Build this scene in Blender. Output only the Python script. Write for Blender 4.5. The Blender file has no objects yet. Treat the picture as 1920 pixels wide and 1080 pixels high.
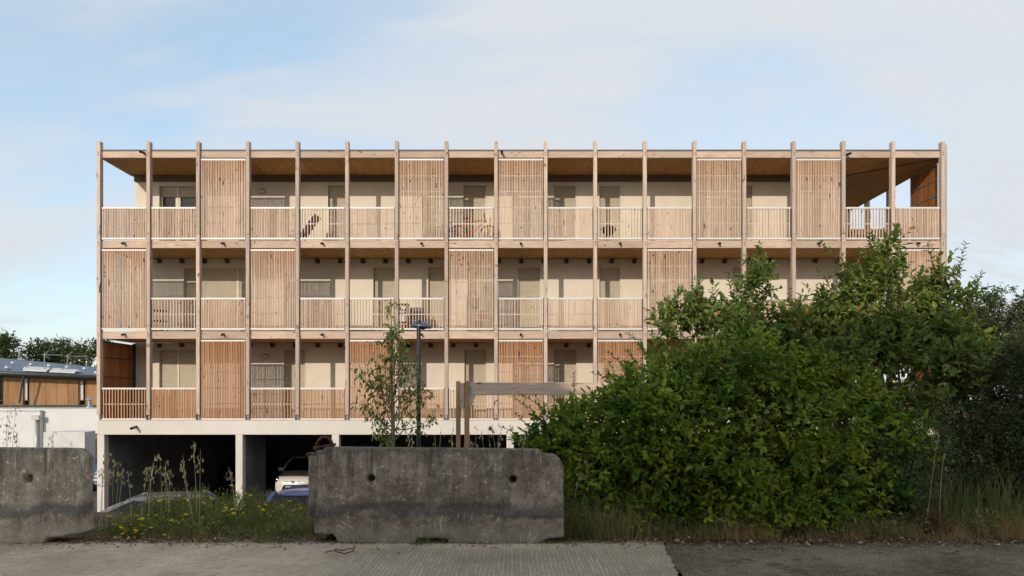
import bpy, bmesh, math, random
import numpy as np
from mathutils import Vector, Matrix, noise as mnoise

sc = bpy.context.scene
COL = sc.collection
R = math.radians

# ------------------------------------------------------------------ camera
F, HX, HY, EYE = 1280.0, 960.0, 745.0, 1.6      # focal length in photo pixels, principal point, eye height
cam_d = bpy.data.cameras.new('camera')
cam = bpy.data.objects.new('camera', cam_d)
COL.objects.link(cam)
cam.location = (0, 0, EYE)
cam.rotation_euler = (R(90), 0, 0)
cam_d.sensor_width = 36.0
cam_d.lens = 24.0
cam_d.shift_y = (HY - 540.0) / 1920.0            # architectural shift lens, verticals stay vertical
cam_d.clip_start, cam_d.clip_end = 0.1, 6000
sc.camera = cam

# ------------------------------------------------------------------ light
AZ, EL = 199.0, 19.6
to_sun = Vector((math.sin(R(AZ)) * math.cos(R(EL)), math.cos(R(AZ)) * math.cos(R(EL)), math.sin(R(EL))))
sun_d = bpy.data.lights.new('sun', 'SUN')
sun_d.energy = 2.75
sun_d.angle = R(0.6)
sun_d.color = (1.0, 0.87, 0.74)
sun = bpy.data.objects.new('sun', sun_d)
COL.objects.link(sun)
sun.rotation_euler = (-to_sun).to_track_quat('-Z', 'Y').to_euler()
sun.location = (-20, -40, 40)

world = bpy.data.worlds.new('World')
sc.world = world
world.use_nodes = True
def build_world():
    nt = world.node_tree
    nt.nodes.clear()
    N = lambda t: nt.nodes.new(t)
    L = nt.links.new
    out = N('ShaderNodeOutputWorld'); bg = N('ShaderNodeBackground')
    bg.inputs['Strength'].default_value = 0.15
    sky = N('ShaderNodeTexSky'); sky.sky_type = 'NISHITA'; sky.sun_disc = False
    sky.sun_elevation = R(EL); sky.sun_rotation = R(AZ)
    sky.air_density = 1.0; sky.dust_density = 1.2; sky.ozone_density = 1.2
    tc = N('ShaderNodeTexCoord'); sep = N('ShaderNodeSeparateXYZ')
    L(tc.outputs['Generated'], sep.inputs[0])
    def M(op, a, b=None, clamp=False):
        m = N('ShaderNodeMath'); m.operation = op; m.use_clamp = clamp
        for i, v in enumerate((a, b)):
            if v is None: continue
            if isinstance(v, (int, float)): m.inputs[i].default_value = v
            else: L(v, m.inputs[i])
        return m.outputs[0]
    z = M('MAXIMUM', sep.outputs[2], 0.0)
    inv = M('DIVIDE', 1.0, M('ADD', z, 0.22))
    vs = N('ShaderNodeVectorMath'); vs.operation = 'SCALE'
    L(tc.outputs['Generated'], vs.inputs[0]); L(inv, vs.inputs['Scale'])
    mp = N('ShaderNodeMapping'); mp.inputs['Rotation'].default_value = (0, 0, R(-28)); mp.inputs['Scale'].default_value = (0.75, 1.5, 1.0)
    mp.inputs['Location'].default_value = (0.35, 1.7, 0)
    L(vs.outputs[0], mp.inputs[0])
    n1 = N('ShaderNodeTexNoise'); n1.inputs['Scale'].default_value = 1.1; n1.inputs['Detail'].default_value = 9; n1.inputs['Roughness'].default_value = 0.52; n1.inputs['Distortion'].default_value = 0.7
    L(mp.outputs[0], n1.inputs['Vector'])
    r1 = N('ShaderNodeMapRange'); r1.interpolation_type = 'SMOOTHSTEP'
    r1.inputs[1].default_value = 0.43; r1.inputs[2].default_value = 0.66; r1.inputs[3].default_value = 0.0; r1.inputs[4].default_value = 0.74
    L(n1.outputs[0], r1.inputs[0])
    side = M('ADD', M('MULTIPLY', sep.outputs[0], 0.85), 0.18, True)
    hz = M('MULTIPLY', M('POWER', M('SUBTRACT', 1.0, z), 6.0), 0.20)
    fac = M('ADD', M('ADD', M('MULTIPLY', r1.outputs[0], 0.95), M('MULTIPLY', side, 0.62)), M('ADD', hz, 0.25), True)
    mp2 = N('ShaderNodeMapping'); mp2.inputs['Rotation'].default_value = (0, 0, R(-38)); mp2.inputs['Scale'].default_value = (0.8, 2.6, 1.0); L(vs.outputs[0], mp2.inputs[0])
    n2 = N('ShaderNodeTexNoise'); n2.inputs['Scale'].default_value = 2.3; n2.inputs['Detail'].default_value = 10; n2.inputs['Roughness'].default_value = 0.6; n2.inputs['Distortion'].default_value = 1.1; L(mp2.outputs[0], n2.inputs['Vector'])
    fac = M('ADD', fac, M('MULTIPLY', M('SUBTRACT', n2.outputs[0], 0.5), 0.65), True)
    mix = N('ShaderNodeMixRGB'); mix.inputs[2].default_value = (4.4, 4.63, 4.92, 1)
    L(fac, mix.inputs[0]); 
    lift = N('ShaderNodeMixRGB'); lift.blend_type = 'ADD'; lift.inputs[0].default_value = 1.0; lift.inputs[2].default_value = (1.15, 1.6, 1.75, 1)
    L(sky.outputs[0], lift.inputs[1]); L(lift.outputs[0], mix.inputs[1])
    L(mix.outputs[0], bg.inputs['Color']); L(bg.outputs[0], out.inputs['Surface'])
build_world()
sc.view_settings.view_transform = 'Standard'
try: sc.view_settings.look = 'None'
except Exception: pass
sc.view_settings.gamma = 1.0
sc.view_settings.exposure = 0.13
sc.view_settings.use_curve_mapping = False
try:
    sc.cycles.max_bounces = 8
    sc.cycles.transparent_max_bounces = 8
except Exception: pass

# ------------------------------------------------------------------ helpers
rng = np.random.default_rng(7)
rnd = random.Random(11)

def P(x, y, Y):
    """photo pixel + distance from the camera -> point in the place"""
    return Vector(((x - HX) * Y / F, Y, EYE + (HY - y) * Y / F))

class MB:
    """collects boxes, tubes, lofts into one mesh"""
    def __init__(s): s.v = []; s.f = []; s.m = []; s.cur = 0
    def add(s, vs, fs):
        o = len(s.v); s.v += [tuple(p) for p in vs]
        for f in fs: s.f.append(tuple(i + o for i in f)); s.m.append(s.cur)
    def box(s, x0, x1, y0, y1, z0, z1):
        vs = [(x0,y0,z0),(x1,y0,z0),(x1,y1,z0),(x0,y1,z0),(x0,y0,z1),(x1,y0,z1),(x1,y1,z1),(x0,y1,z1)]
        s.add(vs, [(0,3,2,1),(4,5,6,7),(0,1,5,4),(1,2,6,5),(2,3,7,6),(3,0,4,7)])
    def bar(s, a, b, w, h, up=(0,0,1)):
        a, b = Vector(a), Vector(b); d = (b - a).normalized(); up = Vector(up)
        if abs(d.dot(up)) > 0.98: up = Vector((0,1,0))
        sx = d.cross(up).normalized() * (w/2); sz = sx.cross(d).normalized() * (h/2)
        vs = [a-sx-sz, a+sx-sz, a+sx+sz, a-sx+sz, b-sx-sz, b+sx-sz, b+sx+sz, b-sx+sz]
        s.add(vs, [(0,1,2,3),(7,6,5,4),(0,4,5,1),(1,5,6,2),(2,6,7,3),(3,7,4,0)])
    def tube(s, pts, rad, n=6, cap=True):
        pts = [Vector(p) for p in pts]; k = len(pts)
        if not hasattr(rad, '__len__'): rad = [rad]*k
        ring = []; prev = None
        for i, p in enumerate(pts):
            d = (pts[min(i+1,k-1)] - pts[max(i-1,0)])
            if d.length < 1e-9: d = Vector((0,0,1))
            d.normalize()
            if prev is None:
                a = Vector((1,0,0)) if abs(d.x) < 0.8 else Vector((0,1,0))
                u = d.cross(a).normalized()
            else:
                u = (prev - d * prev.dot(d)); u = u.normalized() if u.length > 1e-6 else d.orthogonal().normalized()
            prev = u; w = d.cross(u)
            ring.append([p + (u*math.cos(2*math.pi*j/n) + w*math.sin(2*math.pi*j/n))*rad[i] for j in range(n)])
        vs = [q for r in ring for q in r]; fs = []
        for i in range(k-1):
            for j in range(n):
                fs.append((i*n+j, i*n+(j+1)%n, (i+1)*n+(j+1)%n, (i+1)*n+j))
        if cap: fs.append(tuple(range(n-1,-1,-1))); fs.append(tuple((k-1)*n+j for j in range(n)))
        s.add(vs, fs)
    def lathe(s, c, prof, n=16):
        c = Vector(c); vs = []; fs = []
        for r, z in prof:
            for j in range(n):
                a = 2*math.pi*j/n; vs.append((c.x+r*math.cos(a), c.y+r*math.sin(a), c.z+z))
        for i in range(len(prof)-1):
            for j in range(n): fs.append((i*n+j, i*n+(j+1)%n, (i+1)*n+(j+1)%n, (i+1)*n+j))
        s.add(vs, fs)
    def ball(s, c, rx, ry, rz, n=10, k=6):
        vs = []; fs = []
        for i in range(k+1):
            t = math.pi*i/k
            for j in range(n):
                a = 2*math.pi*j/n
                vs.append((c[0]+rx*math.sin(t)*math.cos(a), c[1]+ry*math.sin(t)*math.sin(a), c[2]+rz*math.cos(t)))
        for i in range(k):
            for j in range(n): fs.append((i*n+j, (i+1)*n+j, (i+1)*n+(j+1)%n, i*n+(j+1)%n))
        s.add(vs, fs)
    def prism(s, poly, y0, y1):
        """polygon in x,z extruded along y"""
        n = len(poly); vs = [(x,y0,z) for x,z in poly] + [(x,y1,z) for x,z in poly]
        fs = [tuple(range(n)), tuple(range(2*n-1,n-1,-1))] + [(i,i+n,(i+1)%n+n,(i+1)%n) for i in range(n)]
        s.add(vs, fs)
    def build(s, name, mat, parent=None, smooth=False, bevel=0, loc=None):
        me = bpy.data.meshes.new(name); me.from_pydata(s.v, [], s.f)
        mats = mat if isinstance(mat, (list, tuple)) else [mat]
        for m in mats: me.materials.append(m)
        if len(mats) > 1: me.polygons.foreach_set('material_index', s.m)
        if smooth: me.polygons.foreach_set('use_smooth', [True]*len(me.polygons))
        me.update()
        return link(name, me, parent, bevel, loc)

def link(name, me, parent=None, bevel=0, loc=None):
    o = bpy.data.objects.new(name, me); COL.objects.link(o)
    if parent is not None: o.parent = parent
    if loc is not None: o.location = loc
    if bevel:
        b = o.modifiers.new('bevel', 'BEVEL'); b.width = bevel; b.segments = 1; b.limit_method = 'ANGLE'
    return o

def np_mesh(name, verts, quads, mat, parent=None, smooth=False, tri=False):
    k = 3 if tri else 4
    me = bpy.data.meshes.new(name)
    verts = np.asarray(verts, np.float32).reshape(-1, 3); quads = np.asarray(quads, np.int32).reshape(-1, k)
    me.vertices.add(len(verts)); me.vertices.foreach_set('co', verts.ravel())
    me.loops.add(quads.size); me.loops.foreach_set('vertex_index', quads.ravel())
    me.polygons.add(len(quads)); me.polygons.foreach_set('loop_start', np.arange(0, quads.size, k, dtype=np.int32))
    try: me.polygons.foreach_set('loop_total', np.full(len(quads), k, np.int32))
    except Exception: pass
    if smooth: me.polygons.foreach_set('use_smooth', [True]*len(quads))
    me.materials.append(mat); me.update(calc_edges=True); me.validate()
    return link(name, me, parent)

def empty(name, loc=(0,0,0), rz=0):
    o = bpy.data.objects.new(name, None); COL.objects.link(o); o.location = loc; o.rotation_euler = (0,0,rz); o.empty_display_size = 0.2
    return o
def tag(o, label=None, cat=None, group=None, kind=None):
    for k, v in (('label',label),('category',cat),('group',group),('kind',kind)):
        if v: o[k] = v
    return o

# ------------------------------------------------------------------ materials
class Mat:
    def __init__(s, name, rough=0.7, spec=0.4, metal=0.0, color=None):
        s.m = bpy.data.materials.new(name); s.m.use_nodes = True; s.nt = s.m.node_tree
        s.b = s.nt.nodes['Principled BSDF']; s.out = s.nt.nodes['Material Output']
        s.b.inputs['Roughness'].default_value = rough; s.b.inputs['Metallic'].default_value = metal
        s.b.inputs['Specular IOR Level'].default_value = spec
        if color: s.b.inputs['Base Color'].default_value = (*color, 1)
        s._pos = None
    def n(s, t): return s.nt.nodes.new(t)
    def l(s, a, b): s.nt.links.new(a, b)
    def pos(s):
        if s._pos is None: s._pos = s.n('ShaderNodeNewGeometry')
        return s._pos.outputs['Position']
    def island(s): s.pos(); return s._pos.outputs['Random Per Island']
    def math(s, op, a, b=None, clamp=False):
        m = s.n('ShaderNodeMath'); m.operation = op; m.use_clamp = clamp
        for i, v in enumerate((a, b)):
            if v is None: continue
            if isinstance(v, (int, float)): m.inputs[i].default_value = v
            else: s.l(v, m.inputs[i])
        return m.outputs[0]
    def rand(s):
        """a random value for each loose piece of each object"""
        oi = s.n('ShaderNodeObjectInfo')
        return s.math('FRACT', s.math('ADD', s.island(), s.math('MULTIPLY', oi.outputs['Random'], 7.31)))
    def vec(s, scale=(1,1,1), offset=None):
        mp = s.n('ShaderNodeMapping'); mp.inputs['Scale'].default_value = scale
        if offset is not None:
            cx = s.n('ShaderNodeCombineXYZ')
            for i in range(3): s.l(s.math('MULTIPLY', offset, (37.0, 53.0, 71.0)[i]), cx.inputs[i])
            ad = s.n('ShaderNodeVectorMath'); ad.operation = 'ADD'; s.l(s.pos(), ad.inputs[0]); s.l(cx.outputs[0], ad.inputs[1])
            s.l(ad.outputs[0], mp.inputs[0])
        else: s.l(s.pos(), mp.inputs[0])
        return mp.outputs[0]
    def noise(s, v, scale, detail=4, rough=0.55, dist=0.0):
        n = s.n('ShaderNodeTexNoise'); n.inputs['Scale'].default_value = scale; n.inputs['Detail'].default_value = detail
        n.inputs['Roughness'].default_value = rough; n.inputs['Distortion'].default_value = dist
        s.l(v, n.inputs['Vector']); return n.outputs[0]
    def voro(s, v, scale, feature='F1', rnd_=1.0):
        n = s.n('ShaderNodeTexVoronoi'); n.feature = feature; n.inputs['Scale'].default_value = scale; n.inputs['Randomness'].default_value = rnd_
        s.l(v, n.inputs['Vector']); return n.outputs[0], (n.outputs['Color'] if 'Color' in n.outputs else None)
    def ramp(s, v, a, b, lo=0.0, hi=1.0):
        r = s.n('ShaderNodeMapRange'); r.interpolation_type = 'SMOOTHSTEP'
        for i, q in enumerate((a, b, lo, hi)): r.inputs[i+1].default_value = q
        s.l(v, r.inputs[0]); return r.outputs[0]
    def mix(s, f, a, b, mode='MIX'):
        m = s.n('ShaderNodeMixRGB'); m.blend_type = mode
        for i, q in enumerate((f, a, b)):
            if isinstance(q, (int, float)): m.inputs[i].default_value = q if i == 0 else (q,q,q,1)
            elif isinstance(q, tuple): m.inputs[i].default_value = (*q, 1)
            else: s.l(q, m.inputs[i])
        return m.outputs[0]
    def color(s, c): s.l(c, s.b.inputs['Base Color']); return s
    def rough(s, v): s.l(v, s.b.inputs['Roughness']); return s
    def bump(s, h, strength=0.5, dist=0.01):
        b = s.n('ShaderNodeBump'); b.inputs['Strength'].default_value = strength; b.inputs['Distance'].default_value = dist
        s.l(h, b.inputs['Height']); s.l(b.outputs[0], s.b.inputs['Normal']); return s
    def sep(s):
        q = s.n('ShaderNodeSeparateXYZ'); s.l(s.pos(), q.inputs[0]); return q.outputs

def wood(name, light, dark, knot, axis='Z', grain=26, knots=9.0, kthr=0.66, weather=None, rough=0.75, fresh=None):
    m = Mat(name, rough, 0.25)
    r = m.rand()
    st = {'X': (0.07,1,1), 'Y': (1,0.07,1), 'Z': (1,1,0.07)}[axis]
    kn = {'X': (0.45,1,1), 'Y': (1,0.45,1), 'Z': (1,1,0.45)}[axis]
    g = m.noise(m.vec(st, r), grain, 5, 0.6)
    c = m.mix(m.ramp(g, 0.32, 0.7), light, dark)
    tone = m.math('ADD', 0.77, m.math('MULTIPLY', r, 0.32))
    if fresh is not None:
        # boards stay orange high up under each overhang and near the ground floor, and grey out lower down
        z = m.sep()[2]
        st_ = m.math('FRACT', m.math('DIVIDE', m.math('SUBTRACT', z, 0.90), 2.805))
        low = m.ramp(z, 2.0, 5.0, 0.75, 0.0)
        w = m.noise(m.vec((1,1,0.3), r), 3.0, 3)
        f = m.math('ADD', m.math('ADD', m.ramp(st_, 0.45, 0.95, 0.0, 0.55), low), m.math('MULTIPLY', m.math('SUBTRACT', w, 0.5), 0.7), True)
        c = m.mix(f, c, fresh)
    c = m.mix(1.0, c, tone, 'MULTIPLY')
    sv = {'X': (0.5,1,1.5), 'Y': (1,0.5,1), 'Z': (1.6,1.6,0.22)}[axis]
    c = m.mix(m.ramp(m.noise(m.vec(sv), 5.0, 5, 0.65), 0.52, 0.70, 0, 0.42), c, tuple(q*0.55 for q in dark))
    k = m.noise(m.vec(kn, r), knots, 2, 0.6, 0.6)
    c = m.mix(m.ramp(k, kthr, kthr + 0.07), c, knot)
    if weather:
        w = m.noise(m.vec((1,1,0.35)), 1.6, 4)
        c = m.mix(m.ramp(w, 0.42, 0.72, 0.0, 0.65), c, weather)
    m.color(c); m.bump(g, 0.25, 0.004)
    return m.m

def plain(name, col, rough=0.7, spec=0.4, metal=0.0, var=0.12, scale=4.0, bump=0.0):
    m = Mat(name, rough, spec, metal)
    n = m.noise(m.vec(), scale, 5)
    c = m.mix(m.ramp(n, 0.3, 0.7), tuple(x*(1-var) for x in col), tuple(min(1,x*(1+var)) for x in col))
    m.color(c)
    if bump: m.bump(m.noise(m.vec(), scale*30, 3), bump, 0.004)
    return m.m

def leaf_mat(name, a, b, under, rough=0.45, spec=0.35, trans=0.3, yellow=None):
    m = Mat(name, rough, spec)
    r = m.rand(); n = m.noise(m.vec(), 1.9, 4)
    f = m.math('ADD', m.math('ADD', m.math('MULTIPLY', r, 0.7), -0.05), m.math('MULTIPLY', m.math('SUBTRACT', n, 0.47), 2.2), True)
    c = m.mix(f, a, b)
    if yellow: c = m.mix(m.ramp(r, 0.985, 0.992), c, yellow)
    geo = m._pos
    c = m.mix(m.math('MULTIPLY', geo.outputs['Backfacing'], 0.65), c, under)
    m.color(c)
    t = m.n('ShaderNodeBsdfTranslucent'); m.l(m.mix(1.0, c, (1.5,1.6,0.7), 'MULTIPLY'), t.inputs['Color'])
    mx = m.n('ShaderNodeMixShader'); mx.inputs[0].default_value = trans
    m.l(m.b.outputs[0], mx.inputs[1]); m.l(t.outputs[0], mx.inputs[2]); m.l(mx.outputs[0], m.out.inputs['Surface'])
    return m.m

M = {}
M['post'] = wood('larch_posts', (0.58,0.46,0.375), (0.46,0.345,0.27), (0.15,0.075,0.045), 'Z', 26, 7.0, 0.635, weather=(0.39,0.335,0.29))
M['beam'] = wood('larch_beams', (0.57,0.44,0.34), (0.46,0.325,0.24), (0.17,0.075,0.04), 'X', 20, 8.0, 0.655, weather=(0.42,0.345,0.29))
M['slat'] = wood('larch_slats', (0.63,0.485,0.37), (0.52,0.375,0.275), (0.14,0.06,0.03), 'Z', 30, 9.0, 0.65, fresh=(0.455,0.225,0.102))
M['ceil'] = wood('spruce_ceiling', (0.56,0.30,0.105), (0.42,0.21,0.07), (0.22,0.10,0.04), 'Y', 14, 6.0, 0.72)
M['redboard'] = wood('orange_boards', (0.40,0.17,0.06), (0.29,0.11,0.035), (0.13,0.05,0.02), 'Z', 24, 7.0, 0.70)
M['cladding'] = wood('cladding_boards', (0.42,0.235,0.11), (0.32,0.16,0.065), (0.16,0.08,0.04), 'Z', 16, 5.0, 0.72, weather=(0.36,0.24,0.15))
M['frame_v'] = wood('frame_posts', (0.50,0.31,0.185), (0.36,0.20,0.11), (0.16,0.07,0.035), 'Z', 30, 8.0, 0.68, weather=(0.46,0.36,0.29))
M['frame_h'] = wood('frame_beams', (0.66,0.50,0.395), (0.50,0.36,0.27), (0.14,0.07,0.042), 'X', 30, 9.0, 0.645, weather=(0.56,0.46,0.385))
M['plaster'] = plain('cream_plaster', (0.65,0.59,0.49), 0.9, 0.2, var=0.04, scale=2.5, bump=0.15)
M['shutter'] = plain('beige_shutter', (0.50,0.445,0.345), 0.55, 0.4, var=0.04)
M['wframe'] = plain('window_frame_beige', (0.60,0.53,0.42), 0.5, 0.4, var=0.04)
M['alu'] = plain('white_aluminium', (0.60,0.585,0.555), 0.45, 0.5, var=0.03)
M['steel'] = plain('galvanised_steel', (0.36,0.38,0.38), 0.45, 0.5, 0.6, var=0.2, scale=9)
M['darksteel'] = plain('dark_steel', (0.05,0.058,0.06), 0.5, 0.5, 0.3)
M['zinc'] = plain('roof_edge_metal', (0.09,0.093,0.095), 0.6, 0.3, 0.0)
M['blackpipe'] = plain('black_pipe', (0.03,0.026,0.024), 0.5, 0.5)
M['deckedge'] = plain('deck_edge', (0.36,0.25,0.16), 0.8, 0.2)
M['slab'] = plain('slab_concrete', (0.42,0.38,0.33), 0.9, 0.2)
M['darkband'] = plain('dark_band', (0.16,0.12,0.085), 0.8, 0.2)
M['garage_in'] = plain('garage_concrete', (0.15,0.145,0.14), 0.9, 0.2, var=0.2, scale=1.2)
M['black'] = plain('black_rubber', (0.015,0.015,0.016), 0.7, 0.3)
M['chrome'] = plain('chrome', (0.75,0.75,0.76), 0.15, 0.6, 1.0, var=0.02)
M['glass'] = plain('dark_glass', (0.010,0.011,0.012), 0.08, 0.3, var=0.0)
M['lampglass'] = plain('lamp_glass', (0.55,0.54,0.50), 0.25, 0.5)
M['rust'] = plain('rusty_iron', (0.10,0.048,0.034), 0.8, 0.3, 0.2, var=0.45, scale=25, bump=0.5)

def white_render():
    m = Mat('white_render', 0.85, 0.25)
    n = m.noise(m.vec(), 0.8, 5); d = m.noise(m.vec((1,1,0.12)), 3.0, 5)
    c = m.mix(m.ramp(n, 0.3, 0.7), (0.56,0.53,0.475), (0.62,0.585,0.53))
    c = m.mix(m.ramp(d, 0.56, 0.8, 0, 0.4), c, (0.52,0.48,0.41))
    m.color(c).bump(m.noise(m.vec(), 90, 3), 0.12, 0.003); return m.m
M['white'] = white_render(); M['white2'] = plain('white_paint_render', (0.60,0.60,0.595), 0.85, 0.25, var=.05, scale=1.0, bump=.1)

def barrier_mat(name, k, dirt):
    m = Mat(name, 0.92, 0.15)
    v = m.vec(); z = m.sep()[2]
    big = m.noise(v, 2.2, 6, 0.6); mid = m.noise(v, 9, 7, 0.7); fine = m.noise(v, 85, 5, 0.75)
    T = lambda *c: tuple(q*k for q in c)
    c = m.mix(m.ramp(big, 0.33, 0.68), T(0.125,0.100,0.075), T(0.225,0.188,0.145))
    c = m.mix(m.ramp(mid, 0.40, 0.66, 0, 0.7*dirt), c, T(0.066,0.052,0.039))
    c = m.mix(m.ramp(fine, 0.52, 0.68, 0, 0.55), c, T(0.055,0.045,0.036))
    c = m.mix(m.ramp(fine, 0.46, 0.30, 0, 0.5), c, T(0.30,0.26,0.21))
    warp = m.noise(m.vec((1,1,1)), 6, 5, 0.65)
    lich = m.noise(m.vec((1,1,0.75)), 17, 7, 0.75, 1.6)
    c = m.mix(m.math('MULTIPLY', m.ramp(lich, 0.545, 0.63, 0, 0.95), m.ramp(warp, 0.43, 0.56)), c, T(0.42,0.37,0.30))
    streak = m.noise(m.vec((1,1,0.05)), 11.0, 5, 0.7, 0.5)
    c = m.mix(m.math('MULTIPLY', m.ramp(streak, 0.56, 0.68, 0, 0.7), m.ramp(warp, 0.42, 0.56)), c, T(0.36,0.32,0.26))
    dark = m.noise(m.vec((1,1,0.14)), 3.6, 5, 0.65)
    c = m.mix(m.math('MULTIPLY', m.ramp(dark, 0.47, 0.62, 0, 0.62*dirt), m.ramp(mid, 0.35, 0.55, .3, 1)), c, T(0.050,0.042,0.035))
    wob = m.math('ADD', m.math('MULTIPLY', m.math('SUBTRACT', mid, 0.5), 0.16), m.math('MULTIPLY', m.math('SUBTRACT', big, 0.5), 0.25))
    zz = m.math('ADD', z, wob)
    band = m.math('MULTIPLY', m.ramp(zz, 0.26, 0.33), m.ramp(zz, 0.47, 0.38))
    c = m.mix(m.math('MULTIPLY', band, 0.78), c, T(0.040,0.036,0.034))
    drip = m.noise(m.vec((1,1,0.035)), 16, 4, 0.65, 0.3)
    c = m.mix(m.math('MULTIPLY', m.ramp(drip, 0.50, 0.64, 0, 0.75), m.ramp(zz, 0.45, 1.0, 0.12, 1.0)), c, T(0.046,0.040,0.034))
    spk, _ = m.voro(v, 55); c = m.mix(m.math('MULTIPLY', m.math('MULTIPLY', m.math('MULTIPLY', m.ramp(spk, 0.20, 0.10), m.ramp(mid, 0.47, 0.6)), m.ramp(z, 0.30, 0.36)), m.ramp(z, 0.46, 0.40)), c, T(0.5,0.46,0.40))
    c = m.mix(m.ramp(zz, 0.92, 1.08, 0, 0.6), c, T(0.058,0.052,0.046))
    c = m.mix(m.ramp(zz, 0.27, 0.10, 0, 0.45), c, T(0.21,0.185,0.15))
    d1, _ = m.voro(v, 42); c = m.mix(m.ramp(d1, 0.17, 0.10, 0, 0.85), c, T(0.024,0.021,0.018))
    d2, _ = m.voro(v, 75); c = m.mix(m.math('MULTIPLY', m.ramp(d2, 0.2, 0.1), m.ramp(m.noise(v, 5, 3), 0.48, 0.60)), c, T(0.48,0.43,0.36))
    m.color(c)
    h = m.math('ADD', m.math('MULTIPLY', mid, 0.6), m.math('ADD', m.math('MULTIPLY', fine, 0.5), m.math('MULTIPLY', m.ramp(d1, 0.0, 0.2), 0.6)))
    m.bump(h, 1.0, 0.016); return m.m
M['barrier'] = barrier_mat('weathered_concrete', 1.55, 0.95); M['barrier_pale'] = barrier_mat('paler_weathered_concrete', 2.4, 0.7)

def concrete_road():
    m = Mat('brushed_concrete', 0.92, 0.12)
    v = m.vec(); s = m.sep()
    n = m.noise(v, 1.3, 6, 0.6); f = m.noise(v, 60, 5, 0.75); md = m.noise(v, 11, 6, 0.7)
    c = m.mix(m.ramp(n, 0.32, 0.7), (0.43,0.345,0.25), (0.58,0.475,0.35))
    c = m.mix(m.ramp(md, 0.45, 0.65, 0, 0.5), c, (0.28,0.23,0.172))
    c = m.mix(m.ramp(f, 0.50, 0.66, 0, 0.65), c, (0.13,0.115,0.095))
    c = m.mix(m.ramp(f, 0.46, 0.32, 0, 0.5), c, (0.52,0.47,0.39))
    mask = m.math('MULTIPLY', m.ramp(m.math('ADD', s[0], m.math('MULTIPLY', m.math('SUBTRACT', n, 0.5), 2.5)), -2.1, -1.4), m.ramp(m.math('ADD', s[1], m.math('MULTIPLY', m.math('SUBTRACT', md, 0.5), 0.5)), 7.35, 6.95))
    g1 = m.noise(m.vec((1,0.05,1)), 44, 4, 0.7, 0.2); g2 = m.noise(m.vec((1,0.03,1)), 90, 2, 0.6, 0.2)
    w = m.n('ShaderNodeTexWave'); w.bands_direction = 'X'; w.inputs['Scale'].default_value = 7.6; w.inputs['Distortion'].default_value = 2.6; w.inputs['Detail'].default_value = 4; w.inputs['Detail Scale'].default_value = 2.2
    m.l(m.vec((1,0.22,1)), w.inputs['Vector'])
    gv = m.math('MULTIPLY', m.ramp(m.math('ADD', m.math('MULTIPLY', w.outputs[1], 0.15), m.math('ADD', m.math('MULTIPLY', g1, 0.40), m.math('MULTIPLY', g2, 0.45))), 0.40, 0.60), mask)
    c = m.mix(m.math('MULTIPLY', mask, 0.40), c, (0.40,0.335,0.255))
    c = m.mix(m.math('MULTIPLY', gv, 0.46), c, (0.19,0.160,0.122))
    d1, _ = m.voro(v, 30); c = m.mix(m.math('MULTIPLY', m.ramp(d1, 0.16, 0.09), m.ramp(md, 0.45, 0.55)), c, (0.07,0.06,0.05))
    d2, _ = m.voro(v, 48); c = m.mix(m.ramp(d2, 0.14, 0.08, 0, 0.8), c, (0.55,0.50,0.43))
    st = m.noise(v, 0.7, 5, 0.65); c = m.mix(m.ramp(st, 0.50, 0.68, 0, 0.6), c, (0.215,0.178,0.13))
    edge = m.ramp(m.math('ADD', s[1], m.math('MULTIPLY', m.math('SUBTRACT', md, 0.5), 0.6)), 7.35, 7.62, 0, 0.75); c = m.mix(edge, c, m.mix(m.ramp(f, 0.4, 0.6), (0.20,0.165,0.12), (0.11,0.085,0.06)))
    m.color(c)
    h = m.math('SUBTRACT', m.math('MULTIPLY', f, 0.6), m.math('MULTIPLY', gv, 1.0)); m.bump(h, 0.9, 0.010); return m.m
def asphalt_road():
    m = Mat('old_asphalt', 0.93, 0.1)
    v = m.vec()
    n = m.noise(v, 1.1, 6, 0.65); f = m.noise(v, 55, 5, 0.8); md = m.noise(v, 8, 6, 0.7)
    c = m.mix(m.ramp(n, 0.38, 0.66), (0.13,0.10,0.072), (0.31,0.245,0.172))
    c = m.mix(m.ramp(f, 0.47, 0.62, 0, 0.8), c, (0.036,0.030,0.024))
    c = m.mix(m.ramp(f, 0.46, 0.34, 0, 0.6), c, (0.34,0.295,0.225))
    d, _ = m.voro(v, 34); pick = m.ramp(md, 0.46, 0.60)
    c = m.mix(m.math('MULTIPLY', m.ramp(d, 0.34, 0.22), pick), c, (0.42,0.37,0.29))
    d2, _ = m.voro(v, 62); c = m.mix(m.ramp(d2, 0.24, 0.14, 0, 0.9), c, (0.46,0.42,0.34))
    leafy = m.noise(v, 2.2, 6, 0.75); c = m.mix(m.ramp(leafy, 0.50, 0.62, 0, 0.75), c, (0.075,0.050,0.031))
    m.color(c); m.bump(m.math('ADD', m.math('MULTIPLY', f, 0.8), m.ramp(d, 0.3, 0.0)), 1.0, 0.014); return m.m
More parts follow.
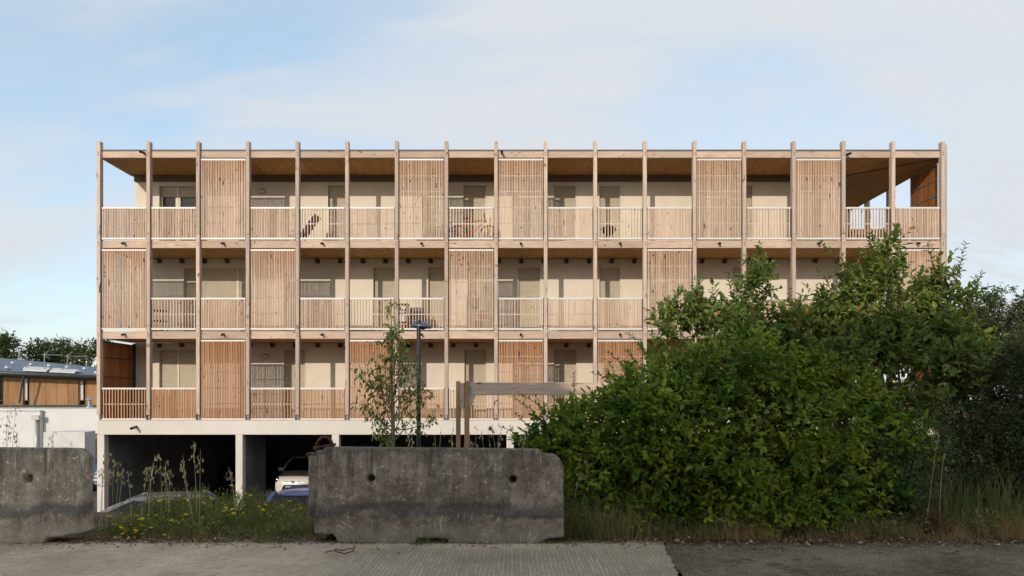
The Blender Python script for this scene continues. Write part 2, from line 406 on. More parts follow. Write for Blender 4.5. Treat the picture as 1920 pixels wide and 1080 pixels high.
def soil():
    m = Mat('soil', 0.95, 0.15)
    v = m.vec(); n = m.noise(v, 2.0, 6, 0.65); f = m.noise(v, 30, 5, 0.7)
    c = m.mix(m.ramp(n, 0.35, 0.65), (0.10,0.068,0.042), (0.17,0.125,0.08))
    c = m.mix(m.ramp(f, 0.4, 0.7, 0, 0.8), c, (0.055,0.040,0.028))
    g = m.noise(v, 0.8, 4); c = m.mix(m.ramp(g, 0.5, 0.62, 0, 0.7), c, (0.045,0.062,0.020))
    far = m.ramp(m.sep()[1], 13.5, 15.5); c = m.mix(far, c, m.mix(m.ramp(n, 0.3, 0.7), (0.085,0.080,0.074), (0.12,0.115,0.105)))
    far2 = m.ramp(m.sep()[1], 60, 75); c = m.mix(far2, c, (0.045,0.06,0.022))
    m.color(c); m.bump(f, 0.9, 0.02); return m.m
M['croad'] = concrete_road(); M['aroad'] = asphalt_road(); M['soil'] = soil()

M['leafA'] = leaf_mat('privet_leaves', (0.058,0.122,0.011), (0.275,0.330,0.026), (0.11,0.15,0.05), 0.55, 0.2, 0.30, yellow=(0.20,0.20,0.03))
M['leafB'] = leaf_mat('plum_leaves', (0.062,0.112,0.019), (0.205,0.245,0.046), (0.14,0.17,0.075), 0.5, 0.22, 0.28, yellow=(0.42,0.16,0.03))
M['leafC'] = leaf_mat('fine_leaves', (0.035,0.072,0.014), (0.09,0.14,0.026), (0.06,0.09,0.03), 0.5, 0.3, 0.25)
M['leafD'] = leaf_mat('dark_leaves', (0.022,0.040,0.011), (0.060,0.082,0.020), (0.05,0.07,0.03), 0.5, 0.25, 0.2)
M['leafS'] = leaf_mat('sapling_leaves', (0.12,0.155,0.032), (0.25,0.28,0.07), (0.13,0.15,0.08), 0.5, 0.3, 0.3, yellow=(0.3,0.22,0.05))
M['leafT'] = leaf_mat('tree_leaves', (0.030,0.050,0.013), (0.085,0.10,0.028), (0.06,0.08,0.03), 0.55, 0.25, 0.25)
M['leafW'] = leaf_mat('weed_leaves', (0.095,0.122,0.030), (0.25,0.27,0.085), (0.07,0.09,0.04), 0.6, 0.2, 0.25, yellow=(0.22,0.17,0.07))
M['grass'] = leaf_mat('green_grass', (0.085,0.120,0.028), (0.25,0.265,0.095), (0.08,0.11,0.04), 0.6, 0.2, 0.25, yellow=(0.3,0.24,0.10))
M['straw'] = leaf_mat('dry_grass', (0.29,0.175,0.085), (0.58,0.40,0.22), (0.25,0.18,0.1), 0.7, 0.2, 0.25)
M['oat'] = leaf_mat('oat_straw', (0.50,0.41,0.27), (0.78,0.69,0.51), (0.5,0.42,0.28), 0.6, 0.3, 0.3)
M['flower'] = leaf_mat('yellow_petals', (0.62,0.42,0.015), (0.80,0.60,0.03), (0.6,0.45,0.03), 0.6, 0.2, 0.3)
M['bark'] = plain('bark', (0.085,0.062,0.045), 0.9, 0.2, var=0.35, scale=20)
M['saplingbark'] = plain('sapling_bark', (0.22,0.175,0.11), 0.85, 0.2, var=0.3, scale=25)

# ------------------------------------------------------------------ ground, roads, added shade mound
def smooth(a, b, x):
    t = min(1, max(0, (x-a)/(b-a))); return t*t*(3-2*t)
def ground_z(x, y):
    nz = mnoise.noise(Vector((x*1.3, y*1.3, 3.1))); n2 = mnoise.noise(Vector((x*5, y*5, 8.2)))
    v = smooth(7.45, 7.9, y)
    z = -0.02 + v*(0.035 + 0.05*nz + 0.018*n2)
    edge = 9.3 + 0.5*mnoise.noise(Vector((x*0.4, 0, 1)))
    z -= 2.07*smooth(edge, edge+3.6, y)
    z -= 0.16*smooth(15.5, 19.5, y)
    if y > 14: z -= v*(0.035 + 0.05*nz + 0.018*n2)*smooth(13, 15, y)
    if y < -6: z += 0
    return z
def make_ground():
    xs = list(np.concatenate([[-900,-400,-200,-100,-60,-40,-30,-22,-17], np.arange(-14, 14.01, 0.14), [17,22,30,40,60,100,200,400,900]]))
    ys = list(np.concatenate([[-300,-120,-60,-30,-15,-8,-2,3,5.5,7.0], np.arange(7.3, 10.5, 0.07), np.arange(10.5, 20, 0.4), [21,24,28,33,40,50,65,90,140,220,400,800,1600,3000]]))
    nx = len(xs); v = [(x, y, ground_z(x, y)) for y in ys for x in xs]
    q = [(j*nx+i, j*nx+i+1, (j+1)*nx+i+1, (j+1)*nx+i) for j in range(len(ys)-1) for i in range(nx-1)]
    tag(np_mesh('ground', v, q, M['soil'], smooth=True), kind='structure')
make_ground()

def road(name, xs, mat, z, jag, seed, xfun=None, kindx=None):
    v = []; ROWS = [-7.5, 0, 4, 5.8] + [6 + .06*i for i in range(24)] + [None]; rows = len(ROWS)
    for x in xs:
        ye = 7.60 + jag*mnoise.noise(Vector((x*1.7, seed, 0))) + jag*0.6*mnoise.noise(Vector((x*7, seed, 4)))
        for k in range(rows):
            t = ROWS[k]
            y = ye if t is None else t
            xx = x + (xfun(y, x) if xfun else 0)
            v.append((xx, y, z - (0.02 if t is None else 0)))
    q = [((i)*rows+k, (i+1)*rows+k, (i+1)*rows+k+1, i*rows+k+1) for i in range(len(xs)-1) for k in range(rows-1)]
    return tag(np_mesh(name, v, q, mat, smooth=False), kind='structure')
road('asphalt_road', list(np.concatenate([np.arange(1.3, 13, 0.08), [16,25,40,80]])), M['aroad'], 0.004, 0.34, 2.0)
XE = 1.66
def slab_edge(y, x):
    if x < XE - 0.13: return 0
    t = (x - (XE-0.13))/0.13
    return t*(0.09*(y-7.6)*0.95*0.12/0.09 + 0.05*mnoise.noise(Vector((0, y*6, 3))) + 0.03*mnoise.noise(Vector((0, y*19, 3))))
road('concrete_road', list(np.concatenate([[-80,-40,-25,-16], np.arange(-13, XE-0.05, 0.08), [XE]])), M['croad'], 0.014, 0.34, 9.0, slab_edge)
def shade_mound():  # unseen mound added behind the camera to keep sun off the foreground
    xs = np.linspace(-34, 8, 90); ys = np.array([-9, -10, -11, -11.6, -12, -12.4, -13, -15, -20, -40])
    v = []
    for y in ys:
        for x in xs:
            t = smooth(-9, -12, y) if y > -12 else 1.0 - 0.1*smooth(-13, -40, y)
            h = 11.0 + 0.9*mnoise.noise(Vector((x*0.25, 0, 5))) + 0.7*mnoise.noise(Vector((x*0.9, y, 1))) + 0.35*mnoise.noise(Vector((x*2.3, y, 1)))
            v.append((x, y, -0.3 + t*h*smooth(-24, -17, x)*smooth(5.5, 2.0, x)))
    n = len(xs); q = [(j*n+i+1, j*n+i, (j+1)*n+i, (j+1)*n+i+1) for j in range(len(ys)-1) for i in range(n-1)]
    m = Mat('pale_shade_mound', 0.9, 0.2); nn = m.noise(m.vec(), 1.4, 6, 0.7)
    m.color(m.mix(m.ramp(nn, 0.35, 0.65), (0.24,0.21,0.15), (0.40,0.36,0.27))); m.bump(nn, 1.0, 0.4)  # pale tone, so the added mound bounces fill light forward
    tag(np_mesh('shade_mound', v, q, m.m, smooth=True), kind='structure')
shade_mound()

# ------------------------------------------------------------------ the apartment building
FY = 21.0                                             # front of the posts
S = F / FY
X0, PITCH, NB = (184.3 - HX) / S, 1.5292, 17
PX = [X0 + PITCH*i for i in range(NB+1)]
zf = lambda y, Y=21.06: EYE + (HY - y) * Y / F        # height of a photo row on the facade
WY = 22.86                                            # rear wall of the balconies
xw = lambda x: (x - HX) * WY / F
zw = lambda y: EYE + (HY - y) * WY / F
PW, PD = 0.108, 0.17
XL, XR = PX[0], PX[NB]
WXL, WXR = xw(253), 11.15
B = empty('apartment_building', (0, FY, -2.2))
tag(B, 'long four storey timber apartment building with slatted balconies over a white open garage', 'building')
Bin = Matrix.Translation((0, -FY, 2.2))
def bp(o):
    o.matrix_parent_inverse = Bin; return o           # parts keep world coordinates
def part(mb, name, mat, **k): return bp(mb.build(name, mat, B, **k))

ZT = zf(265)
JOINTS = [zf(439.5), zf(611)]                         # post splices
def make_post(x, y0, wx, wy, ztop, zbot):
    mb = MB(); zs = [zbot] + sorted(JOINTS) + [ztop]
    for a, b in zip(zs[:-1], zs[1:]): mb.box(x-wx/2, x+wx/2, y0, y0+wy, a+0.003, b-0.003)
    return mb
LEVELS = [dict(beam=(zf(295), zf(282.8)), ceil=zf(294)), dict(beam=(zf(464.5), zf(450.5)), ceil=zf(463)), dict(beam=(zf(635), zf(621)), ceil=zf(634))]
for i, x in enumerate(PX):
    o = part(make_post(x, FY, PW, PD, ZT - 0.02*rnd.random(), zf(778)), 'post', M['post'], bevel=0.006)
    sh = MB(); sh.tube([(x, FY+0.09, zf(789)), (x, FY+0.09, zf(777.5))], 0.035, 10); sh.box(x-0.05, x+0.05, FY+0.03, FY+0.15, zf(789)-0.0, zf(788.2)+0.004)
    sh.build('base_shoe', M['steel'], o)
    bo = MB()
    for lv in LEVELS:
        zc = sum(lv['beam'])/2
        for dz in (-0.035, 0.035): bo.tube([(x+0.004, FY-0.008, zc+dz), (x+0.004, FY+0.004, zc+dz)], 0.017, 8)
    bo.build('bolts', M['darksteel'], o)['kind'] = 'stuff'
# gallery posts along the right hand side
SIDE_Y = [21.36 + 1.53*k for k in range(5)]
for k, y in enumerate(SIDE_Y):
    mb = MB(); zs = [zf(778)] + sorted(JOINTS) + [ZT]
    for a, b in zip(zs[:-1], zs[1:]): mb.box(XR+0.14, XR+0.31, y-0.054, y+0.054, a+0.003, b-0.003)
    part(mb, 'post', M['post'], bevel=0.006)

# beams between the posts, a roof edge strip, and beams along the side gallery
for li, lv in enumerate(LEVELS):
    z0, z1 = lv['beam']
    for i in range(NB):
        mb = MB(); mb.box(PX[i]+PW/2+0.002, PX[i+1]-PW/2-0.002, FY+0.085+0.006*rnd.random(), FY+0.19, z0, z1)
        part(mb, 'beam', M['beam'], bevel=0.005)
    for k in range(4):
        mb = MB(); mb.box(XR+0.06, XR+0.20, SIDE_Y[k]+0.056, SIDE_Y[k+1]-0.056, z0, z1); part(mb, 'beam', M['ceil'])
for i in range(NB):
    mb = MB(); mb.box(PX[i]+PW/2+0.003, PX[i+1]-PW/2-0.003, FY+0.075, FY+0.33, LEVELS[0]['beam'][1]+0.002, LEVELS[0]['beam'][1]+0.045)
    part(mb, 'roof_edge', M['zinc'])
mb = MB(); mb.box(XL-0.05, XR+0.13, FY+0.20, 35.0, LEVELS[0]['ceil']+0.02, LEVELS[0]['beam'][1]-0.02); part(mb, 'roof', M['zinc'])

# ceilings and floors of the galleries
for li, lv in enumerate(LEVELS):
    c = lv['ceil']
    for i in range(NB):                                # one ceiling board field per bay
        mb = MB(); a = PX[i]-(0.05 if i == 0 else 0); b = PX[i+1]+(0.13 if i == NB-1 else 0)
        mb.box(a+0.002, b-0.002, FY+0.195, WY+0.02 if b < WXR+0.3 else 31.0, c, c+0.018); part(mb, 'ceiling_panel', M['ceil'])
    if li:
        mb = MB(); mb.box(XL-0.05, XR+0.13, FY+0.197, WY+0.01, c+0.022, lv['beam'][1]-0.03); mb.box(WXR-0.02, XR+0.13, WY+0.012, 31, c+0.022, lv['beam'][1]-0.03)
        part(mb, 'floor_slab', M['slab'])
zc = LEVELS[0]['ceil']
mb = MB(); mb.bar((XR-0.02, FY+0.2, zc-0.012), (WXR, WY, zc-0.012), 0.05, 0.02); part(mb, 'ceiling_strip', M['zinc'])

# rear walls with window openings (photo columns), one per storey
OPEN = {0: [(297,391,347,'glass'), (613,655,346,'s'), (867,912,346,'s'), (1037,1081,347,'s'), (1122,1164,347,'s'), (1368,1412,347,'s')],
        1: [(343,473,501,'s'), (698,742,500,'s'), (801,845,500,'s'), (970,1014,500,'s'), (1122,1164,500,'s'), (1372,1414,500,'s')],
        2: [(297,386,654,'s'), (531,574,654,'s'), (869,913,653.5,'s'), (1037,1082,653.5,'s'), (1205,1249,654,'s'), (1372,1414,654,'s')]}
FLOOR = [LEVELS[1]['beam'][1]-0.02, LEVELS[2]['beam'][1]-0.02, zf(787)]
CEIL = [lv['ceil'] for lv in LEVELS]
for li in range(3):
    f, c = FLOOR[li], CEIL[li]-0.004
    mb = MB(); x = WXL
    for (a, b, yt, kind) in OPEN[li]:
        xa, xb, zt = xw(a), xw(b), zw(yt)
        mb.box(x, xa, WY, WY+0.3, f, c); mb.box(xa, xb, WY, WY+0.3, zt, c); x = xb
        # window: frame, then shutter or glass as sub-parts
        w = MB(); d = 0.035
        w.box(xa, xa+d, WY-0.012, WY+0.16, f, zt); w.box(xb-d, xb, WY-0.012, WY+0.16, f, zt); w.box(xa+d, xb-d, WY-0.012, WY+0.16, zt-d, zt)
        wide = b - a > 60
        mids = [xw(332)] if (wide and li == 2) else ([xw(444)] if (wide and li == 1) else ([xw(331)] if wide else []))
        for xm in mids: w.box(xm-0.03, xm+0.03, WY+0.085, WY+0.15, f, zt-d)
        fr = part(w, 'window', M['wframe'])
        edges = [xa+d] + [q for xm in mids for q in (xm-0.03, xm+0.03)] + [xb-d]
        for k in range(0, len(edges), 2):
            e0, e1 = edges[k], edges[k+1]
            zb = f if kind == 's' else zw(366.5) + (0.0 if k == 0 else -0.03)
            s = MB(); z = zt-d; hgt = 0.041
            while z - hgt > zb - 0.02:
                s.add([(e0,WY+0.115,z),(e1,WY+0.115,z),(e1,WY+0.103,z-hgt*0.45),(e0,WY+0.103,z-hgt*0.45),(e1,WY+0.108,z-hgt*0.86),(e0,WY+0.108,z-hgt*0.86),(e1,WY+0.121,z-hgt*0.9),(e0,WY+0.121,z-hgt*0.9),(e1,WY+0.121,z-hgt),(e0,WY+0.121,z-hgt)],
                      [(0,3,2,1),(3,5,4,2),(5,7,6,4),(7,9,8,6)]); z -= hgt
            s.box(e0, e1, WY+0.124, WY+0.14, z, zt-d)
            s.build('roller_shutter', M['shutter'], fr)
            if kind == 'glass':
                g = MB(); g.box(e0, e1, WY+0.145, WY+0.155, f, z-0.01); g.build('glass_pane', M['glass'], fr)
                g = MB(); g.box(e0, e0+0.05, WY+0.10, WY+0.143, f, z-0.012); g.box(e1-0.05, e1, WY+0.10, WY+0.143, f, z-0.012); g.box(e0+0.05, e1-0.05, WY+0.10, WY+0.143, f, f+0.07)
                g.build('sash', M['wframe'], fr)
    mb.box(x, WXR, WY, WY+0.3, f, c)
    part(mb, 'wall', M['plaster'])
    mb = MB(); mb.box(WXR-0.28, WXR, WY+0.302, 32.7, f, c); mb.box(WXL, WXL+0.28, WY+0.302, 32.7, f, c); mb.box(WXL, WXR, 32.702, 33.0, f, c); part(mb, 'wall', M['plaster'])
# dark wall plate under the roof, joist shoes below the lower ceilings
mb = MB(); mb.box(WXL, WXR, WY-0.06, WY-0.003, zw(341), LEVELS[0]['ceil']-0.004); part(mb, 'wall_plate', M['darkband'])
for li in (1, 2):
    mb0 = None
    for k in range(31):
        x = xw(299.6 + 42.35*k)
        if x > WXR - 0.1: break
        z = CEIL[li]
        mb = MB(); mb.box(x-0.07, x+0.07, WY-0.05, WY-0.003, z-0.155, z-0.03); mb.box(x-0.05, x+0.05, WY-0.16, WY-0.052, z-0.06, z-0.03)
        part(mb, 'joist_shoe', M['darksteel'])
for (a, y) in ((491, 358.5), (498, 668)):              # oval bulkhead lamps
    p = P(a, y, WY); mb = MB(); mb.ball((p.x, WY-0.02, p.z), 0.13, 0.05, 0.075, 14, 8); o = part(mb, 'wall_light', M['lampglass'], smooth=True)
    mb = MB(); mb.tube([(p.x+0.14*math.cos(t), WY-0.015, p.z+0.085*math.sin(t)) for t in np.linspace(0, 2*math.pi, 17)], 0.014, 6, False); mb.build('rim', M['steel'], o)

# balcony fronts: R dense rail, S open rail, P full height slatted screen
BAYS = ['RRPRSRPSPRSRPSPSR', 'PSRPRSSPSRRPRRRRP', 'SRPSRPRSPSPRSPRRR']
ZR = [(zf(447.5), zf(390), zf(299.5)), (zf(617), zf(560), zf(469)), (zf(786), zf(728.5), zf(638.8))]
n_slat = 0
SLAT_CACHE = {}
def slat_mesh(h):
    k = round(h, 3)
    if k not in SLAT_CACHE:
        mb = MB(); mb.box(-0.0148, 0.0148, 0, 0.032, 0, h)
        me = bpy.data.meshes.new('slat'); me.from_pydata(mb.v, [], mb.f); me.materials.append(M['slat']); SLAT_CACHE[k] = me
    return SLAT_CACHE[k]
for li in range(3):
    zb, zr, zp = ZR[li]
    for i, t in enumerate(BAYS[li]):
        a, b = PX[i]+PW/2+0.028, PX[i+1]-PW/2-0.028
        zt = zp if t == 'P' else zr
        y = FY + 0.048
        fr = MB()
        fr.box(a, b, y-0.006, y+0.052, zt-0.026, zt+0.026); fr.box(a, b, y-0.006, y+0.052, zb-0.026, zb+0.026)
        nm = 4 if t == 'P' else 1
        for q in range(1, nm+1):
            z = zb + (zt-zb)*q/(nm+1) if t == 'P' else zb + (zt-zb)*0.49
            fr.box(a, b, y+0.036, y+0.05, z-0.014, z+0.014)
        o = part(fr, {'P': 'screen_panel'}.get(t, 'railing'), M['alu'])
        for xx in (a-0.024, b+0.002):
            sd = MB(); sd.box(xx, xx+0.022, y+0.006, y+0.05, zb-0.02, zt+0.02); sd.build('side_bracket', M['darksteel'], o)
        n = 15 if t == 'S' else 27
        h0, h1 = zb+0.028, zt-0.028
        pos = [a + (b-a)*(k+0.5)/n for k in range(n)]
        hidden = (li, i) in ((2, 13), (2, 10), (1, 16))
        if t == 'P' and not hidden:
            me = slat_mesh(h1-h0)
            for x in pos:
                s = link('slat', me, o); s.location = (x + rnd.uniform(-.0025,.0025), y + rnd.uniform(0, .003), h0); s.rotation_euler = (rnd.uniform(-.0008,.0008), rnd.uniform(-.0012,.0012), 0); n_slat += 1
        else:
            sl = MB()
            for x in pos:
                x += rnd.uniform(-.003,.003); dy = rnd.uniform(0, .003); tw = rnd.uniform(-.004,.004)
                j = len(sl.v); sl.box(x-0.0148, x+0.0148, y+dy, y+dy+0.032, h0, h1)
                for q in range(j+4, j+8): vv = sl.v[q]; sl.v[q] = (vv[0]+tw, vv[1], vv[2])
            s = sl.build('slats', M['slat'], o); s['kind'] = 'stuff'
# slatted screen on the right hand gallery, top storey and second storey
for li, k0 in ((0, 0), (1, 2), (2, 0)):
    zb, zr, zp = ZR[li]; ya, yb = SIDE_Y[k0]+0.07, SIDE_Y[k0+1]-0.07; xx = XR+0.09
    fr = MB()
    for q in range(6): z = zb + (zp-zb)*q/5; fr.box(xx-0.035, xx-0.022, ya, yb, z-0.02, z+0.02)
    fr.box(xx-0.03, xx+0.02, yb+0.002, yb+0.03, zb, zp)
    o = part(fr, 'screen_panel', M['steel'])
    sl = MB(); n = 15
    for k in range(n):
        y0 = ya + (yb-ya)*k/n; sl.box(xx-0.02, xx+0.004, y0+0.004, y0+(yb-ya)/n-0.004, zb-0.01, zp+0.01)
    s = sl.build('boards', M['redboard'], o); s['kind'] = 'stuff'
# side gallery railings
for li in range(3):
    zb, zr, zp = ZR[li]
    for k in range(4):
        if (li, k) in ((0,0),(1,2),(2,0)): continue
        ya, yb = SIDE_Y[k]+0.07, SIDE_Y[k+1]-0.07; xx = XR+0.09
        fr = MB(); fr.box(xx-0.03, xx+0.03, ya, yb, zr-0.026, zr+0.026); fr.box(xx-0.03, xx+0.03, ya, yb, zb-0.026, zb+0.026)
        o = part(fr, 'railing', M['alu']); sl = MB()
        for q in range(15):
            y0 = ya + (yb-ya)*(q+0.5)/15; sl.box(xx-0.015, xx+0.015, y0-0.015, y0+0.015, zb+0.028, zr-0.028)
        s = sl.build('slats', M['slat'], o); s['kind'] = 'stuff'
# privacy panel of orange boards at the left end of the lowest balcony
ya, yb = FY+0.2, WY-0.02; xx = XL+0.03; z0, z1 = zf(787), zf(638.6)
for k in range(14):
    a = ya + (yb-ya)*k/14; b = ya + (yb-ya)*(k+1)/14
    if k == 0:
        fr = MB()
        for z in (z0+0.05, z0+0.72, z0+1.33, z0+1.93, z1-0.03): fr.box(xx+0.027, xx+0.042, ya, yb, z-0.017, z+0.017)
        fr.box(xx-0.005, WXL+0.03, yb+0.001, yb+0.017, z0, z1+0.05)
        pp = part(fr, 'privacy_panel', M['darksteel'])
    mb = MB(); mb.box(xx, xx+0.024, a+0.003, b-0.003, z0, z1 - 0.03*0); mb.build('board', M['redboard'], pp)

# drain spouts
def spout(x, y, z, r=0.034, ln=0.15, name='drain_spout', mat='blackpipe'):
    mb = MB(); pts = [(x, y+0.05, z), (x, y-ln, z-0.05)]
    mb.tube(pts, r, 10, False); mb.tube([(p[0], p[1], p[2]) for p in pts], r*0.8, 10, False)
    return part(mb, name, M[mat], smooth=True)
for li in (1, 2):
    for i in range(0, NB, 2): spout(PX[i]+PITCH*0.5+0.0, FY+0.085, LEVELS[li]['beam'][1]-0.075)
for x, z in ((xw(0)*0 + (268-HX)/S, zf(286)), ((941-HX)/S, zf(286)), ((1590-HX)/S, zf(289)), ): spout(x, FY+0.085, z, 0.038, 0.24)

# garage storey
GY = FY - 0.03
gz0, gz1 = zf(815, GY), zf(788.5, GY)
gx = lambda x: (x - HX) * GY / F
mb = MB(); mb.box(gx(182), gx(1772), GY, GY+0.22, gz0, gz1); part(mb, 'garage_beam', M['white'], bevel=0.006)
mb = MB(); mb.box(gx(182)+0.01, gx(1772)-0.01, GY+0.225, WY+0.3, gz1-0.15, zf(787)-0.012); mb.box(gx(183)+0.01, gx(1771)-0.01, GY+0.025, GY+0.222, gz1+0.002, gz1+0.02)
part(mb, 'deck', M['deckedge'])
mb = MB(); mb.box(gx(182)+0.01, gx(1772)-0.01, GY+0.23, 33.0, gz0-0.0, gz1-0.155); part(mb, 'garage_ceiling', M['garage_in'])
COLS = [(182,195.3), (441.6,454.6), (622,635.4), (949.7,963.3), (1130,1143), (1320,1333), (1500,1513), (1759,1772)]
for a, b in COLS:
    mb = MB(); mb.box(gx(a), gx(b), GY+0.001, GY+0.24, -2.6, gz0-0.002); part(mb, 'column', M['white'], bevel=0.006)
for k, (a, b) in enumerate(COLS):
    if k in (2, 3, 5): continue
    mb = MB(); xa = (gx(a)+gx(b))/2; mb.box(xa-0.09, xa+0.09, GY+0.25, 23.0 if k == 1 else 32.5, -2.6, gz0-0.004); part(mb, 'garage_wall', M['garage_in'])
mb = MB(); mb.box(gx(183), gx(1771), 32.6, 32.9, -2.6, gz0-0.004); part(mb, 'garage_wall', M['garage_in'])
spout(gx(256), GY, zf(799.5), 0.042, 0.3); spout(gx(919), GY, zf(800.5), 0.042, 0.3)


# ------------------------------------------------------------------ concrete barriers
def barrier(name, xa, xb, yfront, top, bot, right_cut=None, left_cut=None, holes=(), seed=1.0, label='', step=0.016, mat=None, thick=0.5):
    """lofted along x: closed ring of the cross-section at each station, displaced by noise"""
    nx = int((xb-xa)/step)+1; xs = np.linspace(xa, xb, nx)
    nzf = 62; tb, tt = thick, min(0.26, thick-0.1)                     # thickness at the foot / top
    rings = []; v = []
    for x in xs:
        zt, zb = top(x), bot(x)
        ring = []
        for k in range(nzf+1):                        # front face, bottom to top
            t = k/nzf; z = zb + (zt-zb)*t
            lean = 0.055*max(0, z-0.36) + (0.05*smooth(0.30, 0.40, z))
            y = yfront + lean
            d = 0.010*mnoise.noise(Vector((x*4, z*4, seed))) + 0.006*mnoise.noise(Vector((x*15, z*15, seed+3))) + 0.004*mnoise.noise(Vector((x*45, z*45, seed+3)))
            e = min(t, 1-t); ez = min(z-zb, zt-z); y += 0.018*max(0, 1-ez/0.022)**2
            edge = min(x-xa, xb-x); y += 0.03*max(0, 1-edge/0.03)**2
            for hx, hz, hr in holes:
                r = math.hypot(x-hx, z-hz)
                y += 0.16*smooth(hr+0.006, hr-0.008, r) + 0.012*smooth(hr+0.03, hr, r)
            ring.append((x, y+d, z + (0.009*mnoise.noise(Vector((x*9, 1, seed))) - 0.014*max(0, mnoise.noise(Vector((x*23, 2, seed)))-0.15) if k == nzf else 0)))
        yb = yfront + tb
        ring.append((x, yfront+0.075+tt*0.5, zt-0.004)); ring.append((x, yfront+0.075+tt, zt-0.012))
        ring.append((x, yb-0.05, 0.5*(zt+zb))); ring.append((x, yb, zb))
        v += ring
    m = len(ring); q = [(i*m+k, (i+1)*m+k, (i+1)*m+(k+1)%m, i*m+(k+1)%m) for i in range(nx-1) for k in range(m)]
    caps = [tuple(range(m)), tuple(range(nx*m-1, (nx-1)*m-1, -1))]
    mb = MB(); mb.v = v; mb.f = q + caps; mb.m = [0]*len(mb.f)
    me = bpy.data.meshes.new(name); me.from_pydata(mb.v, [], mb.f); me.materials.append(mat or M['barrier']); me.update()
    me.polygons.foreach_set('use_smooth', [True]*len(q) + [False, False])
    return tag(link(name, me), label, 'concrete barrier', group='old concrete road blocks')

BY = 7.45
bx = lambda x: (x-HX)*BY/F
bz = lambda y: EYE + (HY-y)*BY/F
def lerp_pts(pts):
    px_ = [p[0] for p in pts]; pz = [p[1] for p in pts]
    return lambda x: float(np.interp(x, px_, pz))
top_c = lerp_pts([(bx(x), bz(y)) for x, y in ((585,846),(600,845),(604,841),(618,839),(1012,843),(1018,851),(1040,853),(1050,861),(1058,876))])
b0 = lerp_pts([(bx(x), bz(y)) for x, y in ((585,1001),(624,1003),(630,1010),(633,1021),(700,1023),(776,1024),(782,1011),(838,1010),(842,1023),(850,1026),(920,1024),(1006,1025),(1014,1018),(1030,1011),(1058,1008))])
bot_c = lambda x: b0(x) + 0.014*mnoise.noise(Vector((x*9, 0, 2))) 
bar_c = barrier('concrete_barrier', bx(588), bx(1058), BY, top_c, bot_c, holes=((bx(691)+0.01, bz(899), 0.036), (bx(960)+0.01, bz(901), 0.036)),
    seed=2.0, label='dark stained concrete road block with a rusty lifting shackle on top')
tag(bar_c)
# the narrower tongue at its left end, with the iron fitting on top
kb = MB(); n = 30
for k in range(n):
    z0 = bz(975) + (bz(856)-bz(975))*k/n; z1 = bz(975) + (bz(856)-bz(975))*(k+1)/n
    w = 0.006*mnoise.noise(Vector((z0*12, 0, 6))); w1 = 0.006*mnoise.noise(Vector((z1*12, 0, 6)))
    xa, xb_, ya, yb = bx(577)*1.012, bx(590), BY+0.10, BY+0.36
    kb.add([(xa+w,ya+0.02,z0),(xa+0.03,ya,z0),(xb_,ya,z0),(xb_,yb,z0),(xa+w,yb,z0),(xa+w1,ya+0.02,z1),(xa+0.03,ya,z1),(xb_,ya,z1),(xb_,yb,z1),(xa+w1,yb,z1)],
           [(0,1,6,5),(1,2,7,6),(2,3,8,7),(3,4,9,8),(4,0,5,9)] + ([(5,6,7,8,9)] if k == n-1 else []) + ([(4,3,2,1,0)] if k == 0 else []))
kb.build('end_key', M['barrier'], bar_c)
def bpt(x, y, dy=0.0): p = P(x, y, BY+0.2+dy); return p
pl = MB(); a = bpt(577, 851); pl.box(a.x, bpt(600,851).x, BY+0.12, BY+0.32, a.z-0.015, a.z+0.012); pl.build('iron_plate', M['rust'], bar_c, bevel=0.004)
sh = MB(); arc = [bpt(593, 838), bpt(594,832), bpt(597,826), bpt(602,821), bpt(609,819), bpt(616,821), bpt(621,827), bpt(624,834), bpt(625,838)]
sh.tube(arc, 0.0165, 10); bow = sh.build('shackle', M['rust'], bar_c, smooth=True)
pn = MB(); pn.tube([bpt(593,851), bpt(593,836)], 0.017, 10); pn.tube([bpt(592,840), bpt(630,833)], 0.014, 10); pn.tube([bpt(588,840.5), bpt(600,839)], 0.022, 10); pn.build('pin', M['rust'], bow, smooth=True)

top_l = lerp_pts([(bx(x), bz(y)) for x, y in ((-300,838),(0,840),(122,841),(130,843),(140,851),(146,860))])
b1 = lerp_pts([(bx(x), bz(y)) for x, y in ((-300,1022),(0,1022),(72,1022),(80,1019),(84,1010),(105,1008),(128,1005),(146,1000))])
bar_l = barrier('concrete_barrier', bx(-300), bx(146), BY, top_l, lambda x: b1(x)+0.012*mnoise.noise(Vector((x*9,0,4))), holes=((bx(42)+0.01, bz(899), 0.046),),
    seed=21.0, thick=0.31, mat=M['barrier_pale'], label='paler concrete road block with one round hole, at the left edge')

# a scrap of rusty wire and stones on the road
wm = MB(); pts = [P(x, y, 1.6*F/(y-HY)) + Vector((0,0,0.045)) for x, y in ((610,1044),(622,1041),(632,1039),(645,1040),(652,1037),(664,1037),(663,1041),(655,1044),(645,1047),(640,1045),(628,1042))]
wm.tube(pts, 0.006, 5); tag(wm.build('rusty_wire', M['rust'], smooth=True), 'bent scrap of rusty wire lying on the concrete road', 'wire')
def stone(x, y, r, seed, label, mat):
    Y = 1.6*F/(y-HY); p = P(x, y, Y); bm = bmesh.new(); bmesh.ops.create_icosphere(bm, subdivisions=3, radius=r)
    for v in bm.verts:
        n = mnoise.noise(v.co*(1.6/r)+Vector((seed,0,0))); v.co *= 1+0.28*n; v.co.z *= 0.75
    me = bpy.data.meshes.new('stone'); bm.to_mesh(me); bm.free(); me.materials.append(mat)
    tag(link('stone', me, loc=(p.x, Y, r*0.5)), label, 'stone', group='stones by the road edge')
M['stone'] = plain('stone', (0.20,0.155,0.11), 0.95, 0.2, var=0.3, scale=12, bump=0.6)
